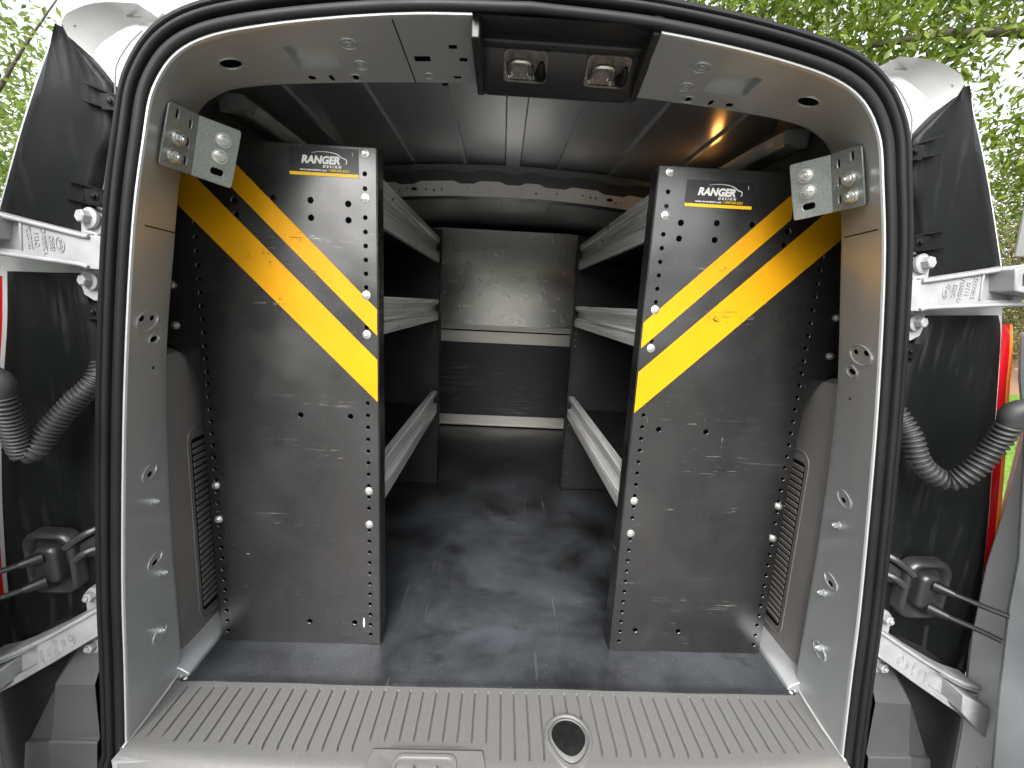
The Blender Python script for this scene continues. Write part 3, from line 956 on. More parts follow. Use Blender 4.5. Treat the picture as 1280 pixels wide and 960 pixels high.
    rec = [(0.7885,0.655,0.1956), (0.7923,0.655,0.1528), (0.8457,0.655,0.1191), (0.8355,0.655,0.1659)]
    m = MB()
    solid = [(0.6705,0.655,0.2702), (0.7077,0.655,0.2462), (0.7652,0.655,0.2104), (0.7851,0.655,0.2004), (0.791,0.655,0.1432), (0.7587,0.655,0.1634), (0.69,0.655,0.2096), (0.6713,0.655,0.2211)]
    rail_t = [(0.7851,0.655,0.2004), (0.8228,0.655,0.1789), (0.8514,0.655,0.1654), (0.8876,0.655,0.1548), (0.8904,0.655,0.1388), (0.8535,0.655,0.1526), (0.8245,0.655,0.1678), (0.7866,0.655,0.191)]
    rail_b = [(0.7893,0.655,0.1545), (0.8322,0.655,0.1275), (0.8548,0.655,0.1123), (0.895,0.655,0.0965), (0.8973,0.655,0.0833), (0.8567,0.655,0.1009), (0.8343,0.655,0.1145), (0.791,0.655,0.1432)]
    for q in (solid, rail_t, rail_b):
        m.plate(xz(q), [], lambda u, v, t: (u, Yf + t, v), .012)
    m.plate(xz(armo), [], lambda u, v, t: (u, Yf + .0125 + t, v), .026)
    m.tube([(p[0], Yf - .002, p[2] - .002) for p in armo[:6]], .0035, 8)
    m.tube([(p[0], Yf - .002, p[2] + .002) for p in armo[7:]], .003, 8)
    hinge2 = m.build('hinge_arm', CAST, V, s, bevel=.0015)
    m = MB()
    A, B = Vector((0.7816,0.655,0.1706)), Vector((0.7261,0.655,0.2069))
    for k, body in enumerate(('22822A', '1111', 'V26810-D', '1U5B')):
        p = A.lerp(B, k * .24)
        vs, fs = cast_text(body, .0085, p.x, p.z, s, Yf, (90 if s < 0 else -90))
        m.add(vs, fs)
    oc = B
    m.tube([(oc.x * s + .0055 * math.cos(a), Yf - .0005, oc.z + .0105 * math.sin(a)) for a in [2 * math.pi * k / 24 for k in range(25)]], .0008, 6)
    vs, fs = cast_text('Ford', .0080, oc.x, oc.z, s, Yf, 90 if s < 0 else -90)
    m.add(vs, fs)
    m.build('cast_lettering', CAST, hinge2)
    m = MB()
    m.plate(xz([(0.7214,0.685,0.2734), (0.7149,0.685,0.2814), (0.6768,0.685,0.2827), (0.6928,0.685,0.1486), (0.723,0.685,0.1527), (0.7269,0.685,0.1772)]), [], lambda u, v, t: (u, .683 + t, v), .02)
    hexbolt(m, (0.705,0.683,0.2707), (.2, -1, .1), .009, .014)
    hexbolt(m, (0.7161,0.683,0.1712), (.2, -1, .1), .009, .014)
    m.build('hinge_base', CAST, V, s, bevel=.003)

    # wiring conduit, ridged
    if s > 0:
        cp = [(.62, .715, .73), (.628, .70, .69), (0.6561,0.665,0.6288), (0.6743,0.65,0.58), (0.7068,0.635,0.5586), (0.7252,0.62,0.5832), (0.7398,0.61,0.6303), (0.7399,0.6,0.6648)]
        tail = [(0.7399,0.6,0.6648), (0.7433,0.595,0.6882), (.835, .575, .70)]
        path = resample(cat_rom(cp, 14), 210)
        mirf = 1
    else:
        cp = [(0.6465,0.69,0.6776), (0.6512,0.675,0.6504), (0.6752,0.66,0.6182), (0.6991,0.645,0.5807), (0.7118,0.635,0.553), (0.726,0.63,0.5479), (0.7221,0.62,0.5775), (0.7118,0.605,0.6239), (0.7096,0.6,0.6435)]
        tail = [(0.7096,0.6,0.6435), (0.7122,0.595,0.6714), (.83, .575, .70)]
        path = resample(cat_rom(cp, 12), 210)
        mirf = -1
    m = MB()
    m.tube([tuple(p) for p in path], lambda i: .0136 + .0026 * (1 if i % 5 in (1, 2, 3) else -1) * (1.0 if i % 5 == 2 else .7), 18)
    cond = m.build('wiring_conduit', CONDUIT, V, mirf, smooth=60)
    m = MB()
    m.tube([tuple(p) for p in cat_rom(tail, 5)], .0145, 16)
    m.build('conduit_cuff', CONDUIT, cond, mirf, smooth=60)

    # rubber grommet box with its two cables
    bx0, bx1, bz0, bz1 = .722, .806, .276, .388
    m = MB()
    rs = []
    for inset, y in ((-.002, .694), (-.001, .680), (.002, .674), (.006, .672), (.010, .674), (.013, .682), (.016, .686), (.020, .687)):
        rs.append([(u, y, v) for u, v in rrect(bx0 + inset, bx1 - inset, bz0 + inset, bz1 - inset, .026 - max(0, inset) * .55, 6)])
    m.loft(rs, True, True)
    gr = m.build('cable_grommet', BOOTMAT, V, s, smooth=50)
    m = MB()
    rs = []
    for inset, y in ((0, .690), (.0015, .674), (.004, .668), (.009, .666)):
        rs.append([(u, y, v) for u, v in rrect(.744 + inset, .786 - inset, .298 + inset, .368 - inset, .013 - inset * .5, 5)])
    m.loft(rs, True, True)
    m.build('grommet_core', BOOTMAT, gr, s, smooth=50)
    for z, ex, ez in ((.349, (.842, .612, .338)), (.307, (.842, .612, .290))) if False else ((.349, (.842, .612), .335), (.305, (.842, .612), .288)):
        m = MB()
        m.tube([(.768, .668, z), (.778, .654, z - .001), (.784, .647, z - .002)], [.0105, .008, .006], 12)
        m.tube([tuple(p) for p in cat_rom([(.776, .656, z), (.79, .643, z - .003), (.82, .625, z - .010), (ex[0], ex[1], ez)], 5)], .0045, 10)
        m.build('cable', CABLE, gr, s)
    m = MB()
    m.tube([tuple(p) for p in cat_rom([(0.6864,0.69,0.3947), (0.6991,0.68,0.3895), (0.7198,0.675,0.3756), (0.7313,0.672,0.3652)], 5)], .006, 8)
    m.tube([tuple(p) for p in cat_rom([(0.6911,0.69,0.3571), (0.7063,0.68,0.3537), (0.7246,0.675,0.3398)], 5)], .006, 8)
    m.plate(xz([(0.6847,0.69,0.3873), (0.7483,0.69,0.349), (0.7432,0.69,0.3279), (0.6895,0.69,0.3481)]), [], lambda u, v, t: (u, .684 + t, v), .006)
    m.build('check_strap', TRIMBLK, V, s)

    # stepped bumper end below the hinge
    A = (0.7736,0.66,0.1078); B = (0.7869,0.66,-0.0006); Cc = (0.8868,0.69,-0.0807)
    m = MB()
    xi = .705
    m.add([(xi, .66, A[2] + .002), (A[0], .66, A[2]), (.745, .708, A[2] + .075), (xi, .708, A[2] + .085),
           (xi, .655, B[2] + .003), (B[0], .655, B[2] + .003), (Cc[0], .704, Cc[2] + .02), (A[0] + .012, .706, A[2] + .02)], [(0, 1, 2, 3), (0, 4, 5, 1), (1, 5, 6, 7), (1, 7, 2)])
    m.add([(xi, .649, B[2]), (B[0] + .002, .649, B[2]), (Cc[0] + .006, .70, Cc[2] + .014), (xi + .02, .63, -.30), (B[0] + .02, .63, -.30), (Cc[0] + .04, .69, -.30)],
          [(0, 3, 4, 1), (1, 4, 5, 2)])
    m.add([(xi, .655, B[2] + .003), (B[0], .655, B[2] + .003), (Cc[0], .704, Cc[2] + .02), (xi, .649, B[2]), (B[0] + .002, .649, B[2]), (Cc[0] + .006, .70, Cc[2] + .014)], [(0, 3, 4, 1), (1, 4, 5, 2)])
    m.build('bumper_end', BUMPER, V, s, smooth=20, bevel=.002)
    m = MB()
    m.box(.692, .925, .7085, .7115, -.32, .235)
    m.box(.925, 1.04, .7085, .7115, -.32, .105)
    m.build('lower_jamb', VOID, V, s)

    # rear door, swung open ninety degrees
    m = MB()
    edge = [(.706, .80), (.690, .72), (.664, .64), (.626, .43), (.620, .344), (.601, .20), (.581, .067), (.572, -.06), (.570, -.32)]
    m.plate([(y, z) for y, z in edge] + [(-.08, -.32), (-.08, .70), (.2, .74)], [], lambda u, v, t: (.842 + t, u, v), .05)
    door = m.build('rear_door', DOORTRIM, V, s, bevel=.008, seg=3)
    m = MB()
    edge2 = [(.735, .842), (.742, .80), (.738, .74), (.722, .62), (.719, .50), (.722, .37), (.715, .24), (.690, .05), (.680, -.10), (.675, -.34)]
    m.plate(edge2 + [(-.10, -.34), (-.10, .925), (.52, .925), (.56, .85)], [], lambda u, v, t: (.915 + t, u, v), .028)
    m.plate([(y - .022, z) for y, z in edge2] + [(-.10, -.34), (-.10, .85)], [], lambda u, v, t: (.893 + t, u, v), .0215)
    m.box(.845, .916, -.08, .50, .69, .93)
    m.build('door_skin', SILVER_EXT, door, s, bevel=.003)
    m = MB()
    p, q = (0.83,0.7299,0.922), (0.83,0.7383,1.111)
    m.plate([(p[1], p[2]), (q[1], q[2]), (.50, 1.18), (.0, 1.18), (.0, .90), (.5, .90)], [rrect(.06, .46, .95, 1.13, .03)], lambda u, v, t: (.83 + t, u, v), .035)
    m.build('window_frame', SILVER_EXT, door, s, bevel=.004)
    m = MB()
    m.box(.842, .848, .05, .47, .94, 1.14)
    m.build('window_pane', plain('dark door glass', (.02, .022, .024), .08), door, s)
    for lo, hi in ((((0.7242,0.635,0.89), (0.7647,0.635,0.8977), (0.778,0.635,0.8512), (0.7317,0.635,0.8582)), 0), (((0.829,0.635,0.1607), (0.8855,0.635,0.1317), (0.8927,0.635,0.0693), (0.8353,0.635,0.1235)), 1)):
        m = MB()
        q = [(p[0], p[2]) for p in lo]
        c = (sum(p[0] for p in q) / 4, sum(p[1] for p in q) / 4)
        m.plate(q, [[(c[0] + (p[0] - c[0]) * .45, c[1] + (p[1] - c[1]) * .5) for p in q]] if not hi else [], lambda u, v, t: (u, .630 + t, v), .05)
        m.box(c[0] + .008, .90, .655, .68, c[1] - .015, c[1] + .015)
        m.build('hinge_leaf', CAST, door, s, bevel=.002)

# outer body shell behind the jamb
m = MB()
sec = [(.89, -.42), (.90, -.10)] + [(x - .003, z) for x, z in fasc_out[1:-2]] + [(.60, 1.165), (.44, 1.19), (.2, 1.21), (0, 1.215)]
sec = [Vector((a, b, 0)) for a, b in sec]
rings = []
for y, k, dz in ((.722, 1.0, 0), (.80, 1.0, .03), (1.0, 1.0, .14), (1.3, 1.0, .20), (3.0, 1.0, .20), (3.5, .98, .06), (4.0, .93, -.1)):
    half = [(p.x * k, y, p.y + dz * max(0, min(1, (p.y - .75) / .35))) for p in sec]
    rings.append(half + [(-x, yy, z) for x, yy, z in half[-2::-1]])
m.loft(rings, False, False)
n = len(rings[0])
m.add(rings[-1], [tuple(range(n))])
m.box(-.90, .90, .74, 4.0, -.44, -.40)
m.build('body_shell', SILVER_EXT, V, smooth=40)
m = MB()                                                     # bridge between frame and shell over the opening
m.loft([[(p.x + n_.x * .03, .668, p.y + n_.y * .03) for p, n_ in zip(oF, oN) if p.y > 1.08], [(p.x + n_.x * .034, .74, p.y + n_.y * .034) for p, n_ in zip(oF, oN) if p.y > 1.08]], False, False)
m.build('roof_gutter', SILVER_EXT, V, smooth=40)
for s in (1, -1):
    for y in (1.25, 3.45):
        m = MB()
        rs = []
        for x, r in ((.70, .24), (.70, .31), (.73, .325), (.87, .325), (.90, .31), (.90, .20), (.885, .19)):
            rs.append([(x, y + r * math.cos(t), -.295 + r * math.sin(t)) for t in [2 * math.pi * k / 32 for k in range(32)]])
        m.loft(rs, True, True)
        m.build('wheel', RUBBER, V, s)

# ------------------------------------------------------------------ interior of the van
# roof skin with long beads
m = MB()
xs = [-.70]
hs = [0]
def bead(x, wd, h):
    wd *= 1.3; h *= 1.8; xs.extend([x - wd, x - wd * .6, x + wd * .6, x + wd]); hs.extend([0, h, h, 0])
for x in (-.565, -.373, -.176): bead(x, .007, -.005)
xs += [-.034, -.029, .020, .025]; hs += [0, -.010, -.010, 0]
for x in (.165, .367, .56): bead(x, .007, -.005)
xs.append(.70); hs.append(0)
def zc(x, y): return 1.305 - .035 * (abs(x) / .70) ** 3
rings = [[(x, y, zc(x, y) + h) for x, h in zip(xs, hs)] for y in (1.12, 1.2, 1.6, 1.80)]
m.loft(rings, False, False)
m.build('roof_panel', ROOF, V, smooth=25)
m = MB()
xs, hs = [-.70, -.34, -.30, -.235, -.232, -.205, -.202, -.05, -.047, .047, .05, .202, .205, .232, .235, .30, .34, .70], [0, 0, .016, .016, .010, .010, .016, .016, .010, .010, .016, .016, .010, .010, .016, .016, 0, 0]
rings = [[(x, y, zc(x, y) - .004 + h * k) for x, h in zip(xs, hs)] for y, k in ((1.80, 0), (1.93, 0), (1.98, 1), (2.62, 1), (2.70, 0), (3.1, 0))]
m.loft(rings, False, False)
m.build('roof_panel', paint('roof paint lightened for light', (.62, .62, .61), .4, .15, .05), V, smooth=25)  # roof paint lightened in colour where too little light reaches
# roof bow: pressed cross member with holes
def bow_z(x): return 1.256 - .027 * (abs(x) / .5) ** 2
m = MB()
xs = [-.70 + 1.4 * k / 56 for k in range(57)]
tops = []
for x in xs:
    st = 0.010 if any(abs(x - c) < .045 for c in (-.40, -.176, 0, .165, .38)) else 0.0
    tops.append(st)
outl = [(x, bow_z(x) - .054) for x in xs] + [(x, bow_z(x) - t) for x, t in zip(xs[::-1], tops[::-1])]
hl = []
for x in (-.43, -.40, -.33, -.30, -.27, -.17, -.09, .09, .17, .27, .30, .32, .40, .42, .44):
    hl.append(circle(x, bow_z(x) - .030 + random.uniform(-.006, .006), random.choice((.0028, .004, .0045)), 8))
for x in (-.375, .375):
    hl.append(rrect(x - .011, x + .011, bow_z(x) - .034, bow_z(x) - .022, .003, 2))
m.plate(outl, hl, lambda u, v, t: (u, 1.75 + t, v), .006)
bow = m.build('roof_bow', BOWMAT, V)
m = MB()
rings = []
for x, t in zip(xs, tops):
    z = bow_z(x)
    rings.append([(x, 1.752, z - t - .002), (x, 1.700, z + .020 - t), (x, 1.690, z + .022 - t), (x, 1.690, z + .040)])
m.loft(rings, False, False)
rings = [[(x, 1.752, bow_z(x) - .053), (x, 1.80, bow_z(x) - .056), (x, 1.84, bow_z(x) - .030), (x, 1.86, bow_z(x) + .03)] for x in xs]
m.loft(rings, False, False)
m.build('bow_flange', paint('bow flange paint', (.11, .112, .115), .35, .6, .1), bow, smooth=25)
m = MB()
m.box(-.09, -.045, .653, .656, 1.30, 1.31)
for s in (1, -1):
    m = MB()      # side wall, floor side and roof rail
    rings = []
    for y in (.81, 1.2, 2.0, 2.9, 3.1):
        if y < 1:
            rings.append([(.70, y, -.01), (.76, y, .10), (.77, y, .55), (.72, y, .85), (.66, y, 1.02), (.62, y, 1.10), (.55, y, 1.155)])
            continue
        rings.append([(.70, y, -.01), (.78, y, .10), (.80, y, .55), (.765, y, .90), (.72, y, 1.12), (.69, y, 1.24), (.64, y, 1.31)])
    m.loft(rings, False, False)
    m.build('side_wall', WALLIN, V, s)
    m = MB()
    rs = []
    for y, dx, dz, k in ((1.0, -.012, .0, .7), (1.006, 0, .0, 1), (1.10, .004, .006, 1), (1.5, .03, .03, 1), (2.2, .05, .05, 1), (2.7, .05, .05, 1)):
        cx, cz = .597 + dx, 1.187 + dz
        rs.append([(cx + u * k, y, cz + v * k) for u, v in rrect(-.019, .034, -.020, .020, .007, 3)])
    m.loft(rs, True, True)
    m.build('roof_rail', ROOF, V, s, smooth=40)
    # grey moulded side trim with a louvred vent
    m = MB()
    rs = []
    for z, k in ((-.004, 1.0), (.03, 1.0), (.30, .994), (.60, .985), (.655, .982), (.672, .99), (.679, 1.02)):
        rs.append([(.800, .803, z), (.700 * k if k < 1.01 else .715, .803, z), (.690 * k, .808, z), (.683 * k, .822, z), (.680 * k, .85, z), (.680 * k, .90, z), (.682 * k, 1.05, z), (.700, 1.30, z), (.78, 1.34, z)])
    m.loft(rs, False, False)
    m.add(rs[-1], [tuple(range(9))])
    st = m.build('side_trim', SIDETRIM, V, s, smooth=40)
    m = MB()
    def tx(y, z): return .680 * (1 - .015 * max(0, min(1, z / .6))) - .0005
    o2 = [(y, z) for y, z in rrect(.884, 1.06, .050, .508, .028, 5)]
    m.tube([(tx(y, z), y, z) for y, z in o2 + o2[:1]], .0018, 6)
    m.plate(rrect(.893, 1.05, .070, .485, .010, 3), [], lambda u, v, t: (tx(u, v) - .001, u, v), 0, 1)
    for k in range(27):
        z = .080 + k * .0148
        x = tx(.95, z)
        m.add([(x - .0015, .896, z), (x - .0015, 1.045, z), (x - .0045, 1.045, z + .0098), (x - .0045, .896, z + .0098), (x + .001, .896, z + .0112), (x + .001, 1.045, z + .0112)], [(0, 1, 2, 3), (3, 2, 5, 4), (0, 3, 4)], 0)
    m.build('vent_grille', [SIDETRIM, HOLE], st, s, smooth=20)
m = MB()
m.box(-.66, .66, .625, 3.1, -.030, -.0065)
m.box(-.78, .78, .806, 3.1, -.032, -.0085)
m.build('load_floor', SILVER, V)
m = MB()
m.box(-.85, .85, 3.08, 3.10, -.1, 1.34)
m.build('cab_backdrop', VOID, V)
# lit courtesy lamp on the right roof rail
lx, ly, lz = .598, 1.40, 1.222
m = MB()
m.loft([[(lx + .010 * k, ly + u * 1.0, lz + v) for u, v in circle(0, 0, .034 * q, 20, .013 * q)] for k, q in ((1, 1), (0, 1), (-.3, .9))], True, True)
clamp_ = m.build('cargo_lamp', WHITE, V)
m = MB()
m.loft([[(lx - .0035 - k, ly + u, lz + v) for u, v in circle(0, 0, .029 * q, 20, .010 * q)] for k, q in ((0, 1), (.004, .8), (.006, .4))], True, True)
m.build('lamp_lens', LAMPGLOW, clamp_)

# ------------------------------------------------------------------ floor mat (lies loose on the load floor)
m = MB()
rings = []
for k in range(41):
    x = -.652 + 1.304 * k / 40
    yb = .775 + .0012 * math.sin(k * .33) + .0005 * math.sin(k * 1.1)
    rings.append([(x, yb, -.004), (x, yb + .001, .003), (x, yb + .008, .0052), (x, yb + .03, .0015), (x, .9, 0.0), (x, 2.74, 0.0), (x, 2.74, -.005)])
m.loft(rings, False, False)
matob = m.build('floor_mat', MATMAT, None, smooth=50)
tag(matob, 'dusty black vinyl mat covering the load floor between the shelving units', 'floor mat')

# ------------------------------------------------------------------ partition behind the load space
PY = 2.745
pt = thing('partition', (0, PY, 0), 'full-width partition of brushed aluminium above a scuffed black lower panel at the far end of the load space', 'partition')
m = MB()
m.plate([(-.70, .655), (.70, .655), (.70, 1.16), (.55, 1.21), (.40, 1.235), (-.40, 1.235), (-.55, 1.21), (-.70, 1.16)], [], lambda u, v, t: (u, PY + t, v), .004)
m.build('upper_sheet', SHEETALU, pt)
m = MB()
m.box(-.70, .70, PY - .010, PY + .003, .628, .642)
m.box(-.70, .70, PY - .004, PY + .003, .642, .660)
m.build('joint_rail', STRIPALU, pt, bevel=.002)
m = MB()
m.box(-.70, .70, PY - .006, PY + .003, .548, .620)
m.build('cross_strip', STRIPALU, pt, bevel=.0015)
m = MB()
m.box(-.70, .70, PY - .002, PY + .003, .075, .547)
m.build('lower_panel', PARTBLK, pt)
m = MB()
m.box(-.70, .70, PY - .012, PY + .003, .006, .074)
m.box(-.70, .70, PY - .022, PY - .012, .0065, .016)
m.build('kick_strip', STRIPALU, pt, bevel=.002)
for x in (-.36, -.12, .12, .36):
    m = MB()
    hexbolt(m, (x, PY - .010, .635), (0, -1, 0), .005, .004)
    m.build('rail_rivet', ZINCBOLT, pt)
    m = MB()
    hexbolt(m, (x, PY - .012, .045), (0, -1, 0), .005, .004)
    m.build('rail_rivet', ZINCBOLT, pt)

# ------------------------------------------------------------------ shelving units
FY, RY, HT = .888, 1.802, 1.08
bolt_z = (1.069, .989, .805, .726, .385, .306)
def shelf_unit(s, label):
    side = 'left' if s < 0 else 'right'
    root = thing('shelving_unit', (.45 * s, 1.35, 0), label, 'shelving', 'van shelving units')
    P = PANEL[s]
    holes = []
    for i in range(40):
        z = .026 + i * .0265
        if not any(abs(z - b) < .012 for b in bolt_z):
            holes.append(circle(.2935, z, .0040, 8))
        if z < .93 and not any(abs(z - b) < .012 for b in (.385, .306)):
            holes.append(circle(.621, z, .0040, 8))
    for x, z in ((.398, .980), (.326, .977), (.470, .981), (.398, .948), (.326, .947), (.434, .551), (.330, .552), (.433, .057), (.330, .057), (.573, .968), (.543, .972), (.541, .945)):
        holes.append(circle(x, z, .0056, 12))
    outl = [(.2715, .001), (.2715, HT), (.525, HT), (.62, 1.055), (.675, 1.02), (.705, .95), (.705, .70), (.660, .665), (.640, .62), (.637, .50), (.637, .001)]
    m = MB()
    m.plate(outl, holes, lambda u, v, t: (u, FY + t, v), .0022)
    # folded returns: aisle side, outer side and foot
    m.box(.2695, .2715, FY + .001, FY + .042, .001, HT)
    m.box(.2735, .290, FY + .040, FY + .042, .001, HT)
    m.box(.635, .637, FY + .0022, FY + .042, .001, .60)
    m.box(.2735, .635, FY + .0022, FY + .05, .0012, .0032)
    m.box(.2735, .525, FY + .0022, FY + .035, HT - .003, HT - .001)
    fp = m.build('front_panel', P, root, s, bevel=.0008, seg=1)
    # two slanted tapes
    for lo, hi, x1 in ((.589, .678, .662), (.728, .781, .545)):
        m = MB()
        f = lambda x, z0: z0 + .985 * (x - .275)
        n = 12
        xs_ = [.2722 + (x1 - .2722) * k / n for k in range(n + 1)]
        m.loft([[(x, FY - .0009, f(x, lo)), (x, FY - .0009, f(x, hi))] for x in xs_], False, False)
        m.build('reflective_stripe', STRIPE[s], fp, s)
    # maker's sticker
    x0 = -.435 if s < 0 else .3285
    x1 = -.3045 if s < 0 else .4625
    z0, z1 = (1.0245, 1.075) if s < 0 else (1.0085, 1.0575)
    m = MB()
    m.box(x0, x1, FY - .0007, FY - .0001, z0, z1, 0)
    m.box(x0 + .0002, x1 - .0002, FY - .0011, FY - .0005, z0, z0 + .0058, 2)
    m.box(x1 - .012, x1 - .011, FY - .0010, FY - .0006, z1 - .013, z1 - .006, 1)
    def txt(body, size, xa, za, mi, width, shear=0., fat=0., spacing=1.0):
        vs, fs, wd = text_geo(body, size, shear, fat, 0.0, spacing)
        k = width / wd
        m.add([(xa + x * k, FY - .0012 - .0001 * mi, za + y * min(1.25, max(.8, k))) for x, y, z in vs], fs, mi)
    wS = x1 - x0
    txt('RANGER', .0190, x0 + wS * .175, z0 + .0222, 1, wS * .56, .22, .0010)
    txt('DESIGN', .0060, x0 + wS * .485, z0 + .0150, 1, wS * .265, .15, .00025, 1.7)
    txt('www.rangerdesign.com', .0052, x0 + wS * .15, z0 + .0086, 1, wS * .39, .1, .00012)
    txt('1-800-565-5321', .0052, x0 + wS * .57, z0 + .0086, 2, wS * .285, .1, .00012)
    # car roofline swoosh over the lettering
    arc = [(.33, .0405), (.42, .0425), (.52, .0430), (.62, .0420), (.70, .0390), (.765, .0335), (.80, .0325), (.825, .0300), (.828, .0265), (.815, .0228)]
    ac = cat_rom([(x0 + wS * a, z0 + b, 0) for a, b in arc], 5)
    nn = len(ac)
    vs = []
    for i, p in enumerate(ac):
        t = (ac[min(i + 1, nn - 1)] - ac[max(i - 1, 0)]).normalized()
        wv = Vector((-t.y, t.x, 0)) * (.00025 + .0006 * min(1, i / nn * 2))
        vs += [(p.x + wv.x, FY - .0013, p.y + wv.y), (p.x - wv.x, FY - .0013, p.y - wv.y)]
    m.add(vs, [(2 * i, 2 * i + 1, 2 * i + 3, 2 * i + 2) for i in range(nn - 1)], 1)
    m.build('sticker', [LABELBLK, WHITE, YELLOWFLAT], fp, 1, smooth=0)
    for z in bolt_z:
        m = MB()
        hexbolt(m, (.2935, FY, z), (0, -1, 0), .0058, .0055, .0085, twist=z * 40)
        m.build('panel_bolt', ZINCBOLT, fp, s)
    for x, z in ((.674, .807), (.675, .727), (.6215, .385), (.6215, .306)):
        m = MB()
        hexbolt(m, (x, FY, z), (0, -1, 0), .0058, .0065, .0080, twist=z * 30)
        m.build('panel_bolt', ZINCBOLT, fp, s)
    # rear end panel
    holes = [circle(.2935, .03 + i * .0265, .0036, 6) for i in range(39)]
    m = MB()
    m.plate(outl[:2] + [(.70, HT), (.70, .001)], holes, lambda u, v, t: (u, RY + t, v), .0022)
    m.box(.2695, .2715, RY - .038, RY + .0022, .001, HT)
    m.box(.2735, .637, RY - .03, RY, .0012, .0032)
    rp = m.build('rear_panel', DARKSTEEL, root, s, bevel=.0006, seg=1)
    m = MB()
    hn = [circle(y, z, .0045, 8) for y in (1.1, 1.2, 1.3, 1.4, 1.5, 1.6, 1.7) for z in (.92, .88, .60, .25)]
    m.plate([(FY + .045, .02), (RY - .002, .02), (RY - .002, 1.05), (FY + .045, 1.05)], hn, lambda u, v, t: (.668 + t, u, v), .002)
    m.build('back_panel', DARKSTEEL, root, s)
    # three trays with ribbed lips
    for zb, h in ((.946, .096), (.724, .081), (.338, .094)):
        m = MB()
        pr = [(.0000, 0), (-.0005, .002), (-.0005, h * .30), (.0060, h * .32), (.0060, h * .36), (-.0015, h * .375), (-.0015, h * .40), (.0130, h * .43), (.0130, h * .72), (.0045, h * .745), (.0045, h * .79),
              (-.0005, h * .82), (-.0005, h * .985), (.002, h), (.022, h), (.022, h - .002), (.0165, h - .003), (.0165, .003), (.004, .002)]
        rings = [[(.2755 + a, y, zb + b) for a, b in pr] for y in (FY + .044, 1.2, 1.5, RY - .040)]
        m.loft(rings, True, True)
        lip = m.build('shelf_lip', LIPALU, root, s, smooth=25)
        m = MB()
        z = zb + h * .3
        m.box(.288, .664, FY + .044, RY - .003, z - .002, z)
        m.box(.662, .664, FY + .044, RY - .003, z, z + .07)
        m.build('shelf_tray', SHELFBLK, root, s)
    # corner bracket tying the unit to the door pillar
    ot, ob = Vector((0.5076,0.69,1.065)), Vector((0.5331,0.69,0.9776))
    ol, obl = Vector((0.5084,0.69,1.065)), Vector((0.5297,0.69,0.9801))
    ot, ob = (ot + ol) / 2, (ob + obl) / 2
    bt1, bb1 = Vector((0.5052,0.75,1.071)), Vector((0.5288,0.75,0.9829))
    bt2, bb2 = Vector((0.507,0.75,1.067)), Vector((0.5244,0.75,0.9773))
    bend_t, bend_b = (bt1 + bt2) / 2, (bb1 + bb2) / 2
    it = (Vector((0.4689,0.796,1.065)) + Vector((0.4675,0.796,1.064))) / 2
    ib = (Vector((0.4935,0.796,0.9726)) + Vector((0.4909,0.796,0.9729))) / 2
    def quadmap(a, b, c, d):
        # u along, v up: a=(0,1) b=(1,1) c=(1,0) d=(0,0)
        nrm = (b - a).cross(d - a).normalized()
        if nrm.dot(Vector((0, 0, .8)) - a) < 0: nrm = -nrm
        return lambda u, v, t: tuple((d.lerp(c, u)).lerp(a.lerp(b, u), v) - nrm * t), nrm
    m = MB()
    slot = lambda cu, cv, a, b: rrect(cu - a, cu + a, cv - b, cv + b, min(a, b) * .95, 3)
    f1, n1 = quadmap(it, bend_t, bend_b, ib)
    m.plate([(0.03, 1), (1, 1), (1, 0), (.03, 0), (0, .04), (0, .96)], [slot(.42, .20, .16, .055)], f1, .003, hole_mi=0)
    f2, n2 = quadmap(bend_t, ot, ob, bend_b)
    m.plate([(0, 1), (.95, 1), (1, .95), (1, .05), (.95, 0), (0, 0)], [slot(.25, .80, .045, .075), slot(.25, .50, .045, .075), slot(.25, .20, .045, .075), slot(.70, .86, .045, .08)], f2, .003)
    br = m.build('mounting_bracket', ZINC, root, s, bevel=.0008, seg=1)
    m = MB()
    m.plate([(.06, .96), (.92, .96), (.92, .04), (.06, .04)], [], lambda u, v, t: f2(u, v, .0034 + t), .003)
    m.build('slot_shade', RUBBER, br, s)  # dark plate added so the slots look shaded
    for f, nn_, pts_ in ((f1, n1, ((.40, .74), (.43, .46))), (f2, n2, ((.62, .50), (.68, .20)))):
        for u, v in pts_:
            m = MB()
            p = Vector(f(u, v, 0))
            m.cyl(p, p + nn_ * .0022, .0115, seg=20)
            hexbolt(m, p + nn_ * .002, nn_, .0075, .009, .009, twist=u * 9)
            m.build('bracket_bolt', ZINCBOLT, br, s)
    return root
shelf_unit(-1, 'left-hand black steel shelving unit with yellow slanted tapes and three aluminium-lipped shelves')
shelf_unit(1, 'right-hand black steel shelving unit with yellow slanted tapes and three aluminium-lipped shelves')

# ------------------------------------------------------------------ grounds
GZ = -.62
m = MB()
m.add([(-150, -150, GZ - .008), (150, -150, GZ - .008), (150, 200, GZ - .008), (-150, 200, GZ - .008)], [(0, 1, 2, 3)])
tag(m.build('ground', SOIL, None), kind='structure')
m = MB()
m.add([(-3.2, -14, GZ), (3.2, -14, GZ), (2.9, 9, GZ), (-3.2, 9, GZ)], [(0, 1, 2, 3)])
tag(m.build('driveway', GRAVEL, None), kind='structure')
m = MB()
m.add([(2.9, -14, GZ - .004), (60, -14, GZ - .004), (60, 9.6, GZ - .004), (2.9, 9.6, GZ - .004)], [(0, 1, 2, 3)])
m.add([(-60, -14, GZ - .004), (-3.1, -14, GZ - .004), (-3.1, 40, GZ - .004), (-60, 40, GZ - .004)], [(0, 1, 2, 3)])
tag(m.build('lawn', GRASS, None), kind='structure')
m = MB()
rings = []
